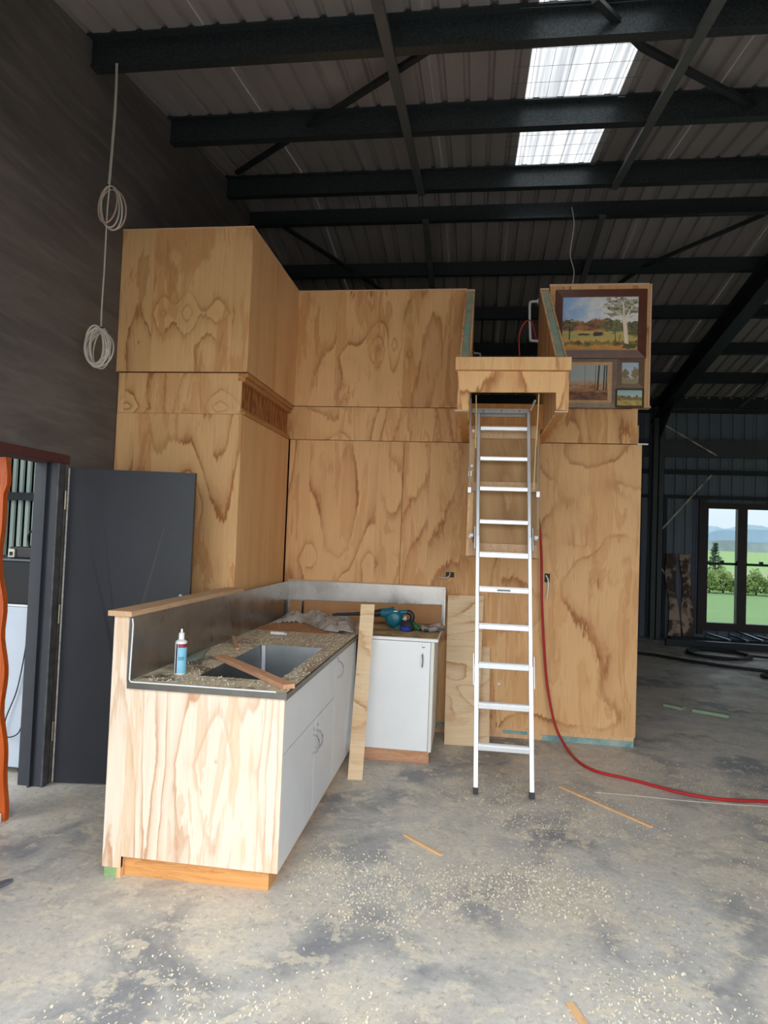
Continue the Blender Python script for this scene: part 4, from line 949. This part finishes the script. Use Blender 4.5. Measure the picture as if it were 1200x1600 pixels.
# drill-like heap in front: tool bag, blue rag, green bottle, chisel
tb = thing('tool_pouch', 'small black tool pouch with a blue rag hanging from it, against the blower', 'tool pouch', (-.45, 5.1, .904))
YQ2 = 5.12
def q3(x, y, dy=0): return at(x, y, 1, YQ2+dy)
def lump(name, px, depth, mat, par, seed, dy=0, sub=3):
    P = [q3(x, y, dy) for x, y in px]; c = sum(P, Vector())/len(P); mb = MB(); rings = 7; n = 28
    per = catmull(P+[P[0]], 6)[:-1]; per = [per[int(i*len(per)/n)] for i in range(n)]
    for j in range(rings+1):
        ph = math.pi*j/rings; s = math.sin(ph)**.7 if 0 < j < rings else .02; yy = -math.cos(ph)*depth
        for i, p in enumerate(per):
            w = 1+.12*mnoise.noise(Vector((p.x*40, yy*40, p.z*40+seed)))
            v = c+(p-c)*s*w; mb.v.append((v.x, c.y+yy, max(v.z, .9045)))
    for j in range(rings):
        for i in range(n): mb.f.append((j*n+i, j*n+(i+1) % n, (j+1)*n+(i+1) % n, (j+1)*n+i))
    return mb.build(name, mat, par, True)
lump('pouch', [(625, 978), (627, 972), (634, 969), (642, 971), (646, 978), (645, 986), (636, 988), (627, 986)], .05, simple('black_canvas', srgb(44, 44, 50), .8, 0, .3, 50), tb, 1)
lump('rag', [(624, 978), (630, 979), (637, 978), (641, 982), (642, 986), (634, 988), (627, 987)], .035, M_BLUE, tb, 4, -.045)
lump('flap', [(628, 968), (633, 962), (636, 966), (634, 970)], .02, simple('pale_flap', srgb(190, 170, 168), .7), tb, 6, -.02)
gb = thing('green_bottle', 'small green plastic bottle lying behind the grey glove', 'bottle', q3(649, 982))
a, b = q3(643, 974, .05), q3(656, 984, .02)
MB().tube([a, a+(b-a)*.15, a+(b-a)*.7, a+(b-a)*.85, b], [.012, .028, .028, .014, .012], 14).build('body', M_GREEN, gb, True)
MB().tube([b, b+(b-a)*.12], .015, 12).build('cap', M_BLACK, gb, True)
gl = thing('crumpled_glove', 'crumpled grey work glove at the end of the corner bench', 'glove', (-.33, 5.15, .904))
lump('hand', [(656, 980), (660, 976), (668, 980), (674, 979), (682, 978), (686, 984), (676, 988), (662, 988)], .05, M_GREYG, gl, 9)
lump('cuff', [(668, 978), (676, 974), (688, 972), (691, 978), (686, 983), (672, 983)], .05, simple('pinkish_fabric', srgb(170, 148, 138), .8, 0, .15, 40), gl, 11, .1)
a, b = at(668, 985, 1, 5.08), at(696, 983.5, 1, 5.12); a.z = max(a.z, .92)
ch = thing('file', 'grey metal file with its tip past the bench end', 'file', (a.x, a.y, .904))
MB().bar(a, b, .012, .018).build('blade', M_STRAP, ch)
MB().tube([a-(b-a)*.2, a-(b-a)*.05, a+(b-a)*.08], [.011, .014, .01], 10).build('handle', M_DARKP, ch, True)

# ------------------------------------------------------------------ leaning boards
P_LEAN = ply('plywood_offcut_pale', [], 81, 3.4, .5, (srgb(230, 202, 164), srgb(218, 182, 138), srgb(192, 146, 102)), 'h', veneer=0, fu=2.6, fv=1.2)
def leaner(name, label, bl_, br_, tl_, tr_, Yt, cat='board', thick=.017):
    B0, B1 = at(*bl_, 2, 0), at(*br_, 2, 0); T0, T1 = at(*tl_, 1, Yt), at(*tr_, 1, Yt)
    n = (B1-B0).cross(T0-B0).normalized()
    if n.y < 0: n = -n
    o = MB().prism([B0, B1, T1, T0], n*thick).build(name, P_LEAN); tag(o, label, cat, 'loose plywood boards leaning on the cabinetry'); return o
leaner('plywood_strip', 'narrow plywood strip leaning on the edge of the white corner cupboard', (543, 1218), (566, 1219), (564, 944), (585.5, 944.5), 4.745)
leaner('plywood_board', 'wide pale plywood board leaning against the wall left of the ladder', (694, 1163), (746, 1166.5), (700, 930), (756, 931), 5.585)
leaner('plywood_strip', 'short narrow plywood offcut leaning on the wall behind the ladder', (747, 1162), (764.5, 1162.5), (752, 1010), (765.5, 1010.5), 5.597)

# ------------------------------------------------------------------ cables, hose
hc = thing('hanging_cable', 'white cable with two bundled coils hanging from the nearest purlin', 'cable', at(155, 577, 1, 3.89))
YH = 3.86
def qh(x, y, dy=0): return at(x, y, 1, YH+dy)
top = qh(182, 103)
MB().tube(catmull([qh(182.5, 100, .02), qh(181, 150), qh(177, 210), qh(172, 270), qh(170, 292)], 5), .0085, 7).build('upper_lead', M_CORD, hc, True)
MB().tube(catmull([qh(176, 226, -.01), qh(171, 292, -.01), qh(168, 325, -.01), qh(166, 360), qh(163, 420), qh(159, 480), qh(158, 515)], 5), .005, 6).build('lower_lead', M_CORD, hc, True)
def coil(name, cx, cy_, rx, ry, turns, r, mats, seed):
    rr = random.Random(seed); C = qh(cx, cy_); s = (C-CAM).dot(fwd)/F_PX; mats_ = mats
    for k in range(turns):
        a = rx*s*rr.uniform(.72, 1.06); b = ry*s*rr.uniform(.86, 1.04); ox, oz = rr.uniform(-.12, .12)*rx*s, rr.uniform(-.05, .05)*ry*s; tl = rr.uniform(-.25, .25); dy = rr.uniform(-.035, .035)
        pts = []
        for i in range(28):
            t_ = 2*math.pi*i/28; x = a*math.cos(t_); z = b*math.sin(t_)-.02*abs(math.cos(t_))*b
            pts.append(C+Vector((x*math.cos(tl)-z*math.sin(tl)*.4+ox, dy+.02*math.sin(t_+k), z+x*math.sin(tl)*.4+oz)))
        MB().tube(pts, r, 5, True).build(name, mats_[k % len(mats_)], hc, True)
coil('coil_loop', 173, 323, 19, 33, 4, .0055, [M_TAPE, M_CORD], 3)
coil('coil_loop', 154, 543, 18, 31, 11, .0055, [M_CORD], 9)
MB().bar(qh(150, 512), qh(162, 514), .02, .02).build('tie', M_BLACK, hc); MB().bar(qh(168, 291), qh(176, 292), .02, .02).build('tie', M_BLACK, hc)
tcp = [at(893.5, 324, 1, 6.9), at(897, 350, 1, 6.9), at(893, 380, 1, 6.9), at(891, 400, 1, 6.9), at(897, 425, 1, 6.9), at(894, 452, 1, 6.9), at(894, 500, 1, 6.9)]
tag(MB().tube(catmull(tcp, 6), .006, 5).build('hanging_wire', M_CORD, smooth=True), 'thin pale wire dangling from the ridge above the paintings', 'wire')
# red air hose
hp_ = [at(812, 560, 1, 5.2), at(811, 530, 1, 5.2), at(815, 512, 1, 5.2), at(824, 501, 1, 5.2), at(831, 504, 1, 5.15), at(838, 530, 1, 5.1)]
tag(MB().tube(catmull(hp_, 6), .005, 6).build('red_lead', M_RED, smooth=True), 'red lead looping over the grab rail inside the stair hood', 'lead')
HP = [at(836, 690, 1, 5.15), at(833, 740, 1, 5.2), at(835, 772, 1, 5.25), at(842, 815, 1, 5.45), at(846, 870, 1, 5.54), at(847, 950, 1, 5.56), at(852, 1040, 1, 5.57), at(858, 1090, 1, 5.56), at(868, 1135, 1, 5.5), at(880, 1160, 1, 5.42)]
HP += [at(x, y, 2, .012) for x, y in [(893, 1179), (908, 1193), (926, 1203), (945, 1209), (975, 1215.5), (1010, 1224.5), (1060, 1238), (1110, 1247), (1150, 1250.5), (1200, 1252.5), (1300, 1262), (1500, 1300)]]
tag(MB().tube(catmull(HP, 8), .011, 8).build('air_hose', M_RED, smooth=True), 'red hose dropping down the plywood wall and trailing across the floor', 'hose')

# ------------------------------------------------------------------ far end of the shed
t = NT('weathered_slab_wood'); p = t.pos(); n = t.noise(p, 3.2, 4, .6, .6); n2 = t.noise(t.comb(*[t.math('MULTIPLY', a, b) for a, b in zip(t.sep(p), (30, 30, 3))]), 1, 3)
c = t.mix(t.ramp(n, [(.5, 0), (.6, 1)]), t.mix(n2, srgb(50, 42, 38), srgb(92, 78, 68)), srgb(184, 160, 142)); t.bsdf(c, .8); M_OLD = t.m
for lab, px, zt, lean in (('weathered timber slab leaning on the far wall, nearer the column', (1041, 1056, 1046, 1062), 1.5, .0), ('weathered timber slab leaning on the far wall, nearer the windows', (1064, 1080, 1067, 1083), 1.5, 0)):
    t0, t1 = at(px[0], 868, 1, 12.3), at(px[1], 868, 1, 12.3); b0, b1 = at(px[2], 985, 1, 12.05), at(px[3], 985, 1, 12.05)
    L_, R2 = [], []
    for i in range(13):
        k = i/12; y = 12.02+.3*k; z = 1.5*k; w = .02*math.sin(k*9+px[0])
        L_.append((b0.x+(t0.x-b0.x)*k+w, y, z)); R2.append((b1.x+(t1.x-b1.x)*k+.02*math.sin(k*7+px[1]), y, z))
    mb = MB(); n = 13; off = Vector((0, .05, 0))
    for a_, b_ in zip(range(n-1), range(1, n)):
        mb.prism([L_[a_], R2[a_], R2[b_], L_[b_]], off)
    tag(mb.build('timber_slab', M_OLD), lab, 'timber slab', 'slabs leaning on the far wall')
# bundle of steel lengths and a ladder frame on the floor
M_BLUEST = simple('blue_steel', srgb(96, 128, 150), .35, .6); M_DKST = simple('dark_bundle_steel', srgb(50, 58, 64), .5, .4)
for i, (a, b, h_, m_, lab) in enumerate([((1040, 1003), (1330, 1022), .11, M_DKST, 'thick dark steel length lying nearest in the bundle below the windows'), ((1045, 998), (1330, 1013), .09, M_DKST, 'dark steel length lying along the far wall behind the thick one')]):
    A, B = at(*a, 2, h_/2), at(*b, 2, h_/2)
    tag(MB().bar(A, B, .14, h_).build('steel_length', m_), lab, 'steel length')
for k, (a, b, lab) in enumerate([((1105, 990), (1140, 1006), 'pale slim steel strip slanting down from under the left window'), ((1142, 992), (1168, 1004), 'short slim steel strip in the middle of the slanting strips'), ((1152, 987), (1192, 1002), 'longest slim steel strip slanting under the right window'), ((1182, 994), (1225, 1012), 'bluish steel strip slanting at the right picture edge')]):
    A, B = at(a[0], a[1], 1, 12.1), at(b[0], b[1], 1, 11.6); A.z = max(A.z, .14); B.z = max(.125, B.z)
    tag(MB().bar(A, B, .05, .03).build('steel_strip', M_BLUEST), lab, 'steel strip')
c = at(1122, 1023, 2, .02); pts = []
for i in range(64):
    t_ = 2*math.pi*i/32; rr_ = .42+.03*math.sin(i*.9)+.02*(i//32); pts.append((c.x+rr_*math.cos(t_), c.y+rr_*.95*math.sin(t_), .02+.02*(i//32)))
pts += [(c.x+.9, c.y-.1, .02), (c.x+1.8, c.y-.35, .02)]
tag(MB().tube(catmull(pts, 3), .018, 7).build('coiled_hose', M_RUB, smooth=True), 'black hose coiled on the floor in front of the steel lengths', 'hose')
pts = [at(x, y, 2, .02) for x, y in [(1003, 1021), (1050, 1028), (1100, 1036), (1150, 1043), (1200, 1049), (1300, 1062)]]
tag(MB().tube(catmull([(1.5, 10.6, .02)]+pts, 6), .02, 7).build('floor_cable', M_RUB, smooth=True), 'straight black cable running across the far floor', 'cable')
c = at(1212, 1058, 2, .02); pts = [(c.x+.16*math.cos(2*math.pi*i/20), c.y+.16*math.sin(2*math.pi*i/20), .02) for i in range(20)]
tag(MB().tube(pts, .018, 7, True).build('hose_ring', M_RUB, smooth=True), 'small ring of black hose at the right picture edge', 'hose')
M_PGRN = simple('pale_green_board', srgb(150, 170, 146), .7, 0, .1, 10)
for a, b, lab in (((1039, 1101), (1068, 1107), 'shorter pale green board lying on the dim floor'), ((1083, 1109), (1140, 1119), 'longer pale green board lying on the dim floor')):
    tag(beam('green_board', at(*a, 2, .02), at(*b, 2, .02), .09, .03, M_PGRN), lab, 'board')

# ------------------------------------------------------------------ loose sticks and shavings on the floor
for a, b, w, lab in (((632, 1304), (690, 1336), .018, 'short thin wood strip on the floor between counter and ladder'), ((875, 1229), (1019, 1292), .02, 'long thin wood strip on the floor right of the ladder'), ((890, 1568), (935, 1632), .026, 'wood strip at the bottom picture edge')):
    tag(beam('wood_strip', at(*a, 2, .006), at(*b, 2, .006), w, .011, M_PALEP), lab, 'wood strip')
pts = [at(*p_, 2, .004) for p_ in ((930, 1238), (1000, 1244), (1080, 1252), (1150, 1257), (1230, 1262))]
tag(MB().tube(catmull(pts, 5), .003, 5).build('white_string', M_CORD, smooth=True), 'thin white string lying on the floor beside the red hose', 'string')
c = at(779.5, 1068, 1, YB); MB().lathe((c.x, YB-.012, c.z), [(.012, 0), (.012, .01), (.006, .012)], 10, 'y').build('screw_head', M_WPLAS, cab)
pts = [at(*p_, 2, .008) for p_ in ((778, 1192), (786, 1190), (793, 1187), (795, 1182))]
tag(MB().tube(catmull(pts, 5), .007, 6).build('bent_hook', M_ZINC, smooth=True), 'small bent metal hook on the floor under the ladder', 'hook')
def chips(name, n, gen, mat, smin, smax, z, rr):
    mb = MB(); k = 0
    while k < n:
        x, y = gen()
        L = rr.uniform(smin, smax); W = L*rr.uniform(.25, .8); a = rr.uniform(0, math.pi)
        if callable(z): zz = z(x, y)
        else: zz = z
        if zz is None: continue
        c_, s_ = math.cos(a), math.sin(a); tz = rr.uniform(0, .004)
        mb.poly([(x+c_*i*L-s_*j*W, y+s_*i*L+c_*j*W, zz+(tz if i > 0 else 0)+.0008) for i, j in ((-.5, -.5), (.5, -.4), (.5, .5), (-.45, .4))], [(0, 1, 2, 3)]); k += 1
    return mb.build(name, mat)
rr = random.Random(11)
def gen_floor():
    while True:
        y = 1.0+4.4*rr.random()**1.2; x = rr.uniform(-1.4, 2.4)
        if x < -.80 and y > 2.88: continue
        if x < -.15 and y > 4.7: continue
        d = mnoise.fractal(Vector((x*1.1, y*1.1, 4.2)), 1, 2, 3)*.5+.5
        d2 = math.exp(-((x-.0)/.9)**2)*math.exp(-((y-2.6)/1.4)**2)
        if rr.random() < max(0, d-.25)**2.2*3*(.15+d2): return x, y
t = NT('pale_shavings'); rn = t.noise(t.pos(), 60, 1); t.bsdf(t.mix(t.ramp(rn, [(.35, 0), (.65, 1)]), srgb(206, 192, 162), srgb(240, 232, 214)), .8); M_CHIP = t.m
tag(chips('wood_shavings', 14000, gen_floor, M_CHIP, .004, .013, .0, rr), 'pale wood shavings scattered over the concrete floor', 'shavings', kind='stuff')
def gen_bench(): return rr.uniform(X0+.01, X1b-.01), rr.uniform(2.95, 5.3)
def bench_z(x, y):
    if SK[0] < x < SK[1] and SK[2] < y < SK[3]: return None
    d = mnoise.fractal(Vector((x*5, y*3, 1.7)), 1, 2, 3)*.5+.5
    e = min(abs(y-SK[3]), abs(x-SK[0]), abs(x-SK[1])) if 3.0 < y < 4.7 else .2
    return ZB if rr.random() < (d-.25)+(.35 if e < .12 else 0) else None
tag(chips('bench_sawdust', 3600, gen_bench, M_CHIP, .004, .014, bench_z, rr), 'sawdust flakes spread over the steel bench', 'sawdust', kind='stuff')

# ------------------------------------------------------------------ outside
t = NT('lawn_and_fields'); p = t.pos(); x, y, z = t.sep(p)
n1 = t.noise(p, .35, 4, .6); n2 = t.noise(p, .03, 3, .5); n3 = t.noise(p, 6, 3, .7)
lawn = t.mix(n1, srgb(126, 158, 100), srgb(158, 182, 128)); lawn = t.mix(t.math('MULTIPLY', n3, .3), lawn, srgb(104, 132, 80))
fld = t.mix(t.ramp(t.math('FRACT', t.math('MULTIPLY', y, .011)), [(0, 0), (.45, .1), (.5, 1), (.62, 1), (.7, .2), (1, 0)]), srgb(158, 190, 122), srgb(176, 178, 134))
c = t.mix(t.ramp(t.math('DIVIDE', y, 100), [(.3, 0), (.34, 1)]), lawn, fld)
front = t.ramp(t.math('MULTIPLY_ADD', y, .02, .5), [(.0, 1), (.5, 1), (.53, 0)])
c = t.mix(front, c, srgb(186, 182, 172))
t.bsdf(c, .95, 0, .1); M_GRASS = t.m
tag(box('floor_apron', (-6, -9, -.3), (9, FRONT_Y-.15, -.01), simple('apron_concrete', srgb(150, 150, 146), .8, 0, .15, 1.5)), 'concrete apron outside the open front', kind='structure')
gr = MB(); gr.poly([(-900, -400, -.25), (1800, -400, -.25), (1800, 2500, -.25), (-900, 2500, -.25)], [(0, 1, 2, 3)])
tag(gr.build('ground', M_GRASS), 'green lawn and fields outside the windows', kind='structure')
tag(MB().poly([(2, 13.6, -.245), (12, 13.2, -.245), (13, 16.5, -.245), (4, 16.9, -.245)], [(0, 1, 2, 3)]).build('gravel_path', simple('pale_gravel', srgb(176, 188, 176), .9, 0, .1, 6)), 'pale worn path across the lawn outside', kind='structure')
t = NT('hedge_leaves'); rn = t.rand(); n = t.noise(t.coord(), 3, 3)
t.bsdf(t.mix(n, t.mix(rn, srgb(92, 118, 54), srgb(138, 150, 78)), srgb(168, 186, 104)), .8); M_LEAF = t.m
M_PLEAF = simple('pine_needles', srgb(86, 112, 84), .85, 0, .2, 4)
M_BARK = simple('bark', srgb(96, 82, 66), .9)
def shrub(x, y, r, h, lab, seed):
    root = thing('hedge_shrub', lab, 'shrub', (x, y, -.25), 'hedge shrubs beyond the lawn'); rq = random.Random(seed); mb = MB()
    for i in range(520):
        th = rq.uniform(0, 2*math.pi); ph = math.acos(rq.uniform(-.15, 1)); k = rq.uniform(.6, 1.0)+.15*mnoise.noise(Vector((th*2, ph*3, seed)))
        c_ = Vector((x+r*k*math.sin(ph)*math.cos(th), y+r*k*math.sin(ph)*math.sin(th), -.25+h*.12+h*k*.88*max(0, math.cos(ph))))
        a = Vector((rq.gauss(0, 1), rq.gauss(0, 1), rq.gauss(0, 1))).normalized(); b_ = a.orthogonal().normalized(); s_ = rq.uniform(.05, .11)
        mb.poly([c_-a*s_, c_-b_*s_*.5, c_+a*s_, c_+b_*s_*.5], [(0, 1, 2, 3)])
    mb.build('foliage', M_LEAF, root)
    m2 = MB()
    for i in range(5):
        th = 2*math.pi*i/5; m2.tube([(x, y, -.25), (x+.5*r*math.cos(th), y+.5*r*math.sin(th), -.25+h*.7)], [.03, .012], 5)
    m2.build('stems', M_BARK, root)
labs = ['leftmost low hedge shrub seen through the left window', 'second hedge shrub seen through the left window', 'hedge shrub behind the post between the windows', 'hedge shrub in the middle of the right window', 'hedge shrub at the right picture edge']
for i, px in enumerate((1108, 1134, 1160, 1186, 1212)):
    g = at(px, 926 + (px-1105)*.06, 2, -.25); shrub(g.x, g.y+.3*(i % 2), .44, 1.02+.12*math.sin(i*2.3), labs[i], i+1)
# sapling pine
g = at(1117, 905, 2, -.25); sg = thing('pine_sapling', 'slender conifer sapling seen through the left window', 'tree', (g.x, g.y, -.25))
topz = at(1113, 848, 1, g.y).z
MB().tube([(g.x, g.y, -.25), (g.x, g.y, topz)], [.07, .015], 6).build('trunk', M_BARK, sg)
mb = MB(); rq = random.Random(5); hgt = topz+.25
for i in range(420):
    k = rq.random()**.8; z_ = -.25+hgt*(.08+.92*k); R0 = .62*(1-k)**.9*(0.55+.45*math.sin(k*26)**2)+.05
    th = rq.uniform(0, 2*math.pi); rad = R0*math.sqrt(rq.random()); c_ = Vector((g.x+rad*math.cos(th), g.y+rad*math.sin(th), z_))
    a = Vector((math.cos(th), math.sin(th), .4)).normalized(); b_ = a.orthogonal(); s_ = rq.uniform(.07, .16)
    mb.poly([c_-a*s_, c_-b_*s_*.3, c_+a*s_, c_+b_*s_*.3], [(0, 1, 2, 3)])
mb.build('foliage', M_PLEAF, sg)
# distant tree line and hills
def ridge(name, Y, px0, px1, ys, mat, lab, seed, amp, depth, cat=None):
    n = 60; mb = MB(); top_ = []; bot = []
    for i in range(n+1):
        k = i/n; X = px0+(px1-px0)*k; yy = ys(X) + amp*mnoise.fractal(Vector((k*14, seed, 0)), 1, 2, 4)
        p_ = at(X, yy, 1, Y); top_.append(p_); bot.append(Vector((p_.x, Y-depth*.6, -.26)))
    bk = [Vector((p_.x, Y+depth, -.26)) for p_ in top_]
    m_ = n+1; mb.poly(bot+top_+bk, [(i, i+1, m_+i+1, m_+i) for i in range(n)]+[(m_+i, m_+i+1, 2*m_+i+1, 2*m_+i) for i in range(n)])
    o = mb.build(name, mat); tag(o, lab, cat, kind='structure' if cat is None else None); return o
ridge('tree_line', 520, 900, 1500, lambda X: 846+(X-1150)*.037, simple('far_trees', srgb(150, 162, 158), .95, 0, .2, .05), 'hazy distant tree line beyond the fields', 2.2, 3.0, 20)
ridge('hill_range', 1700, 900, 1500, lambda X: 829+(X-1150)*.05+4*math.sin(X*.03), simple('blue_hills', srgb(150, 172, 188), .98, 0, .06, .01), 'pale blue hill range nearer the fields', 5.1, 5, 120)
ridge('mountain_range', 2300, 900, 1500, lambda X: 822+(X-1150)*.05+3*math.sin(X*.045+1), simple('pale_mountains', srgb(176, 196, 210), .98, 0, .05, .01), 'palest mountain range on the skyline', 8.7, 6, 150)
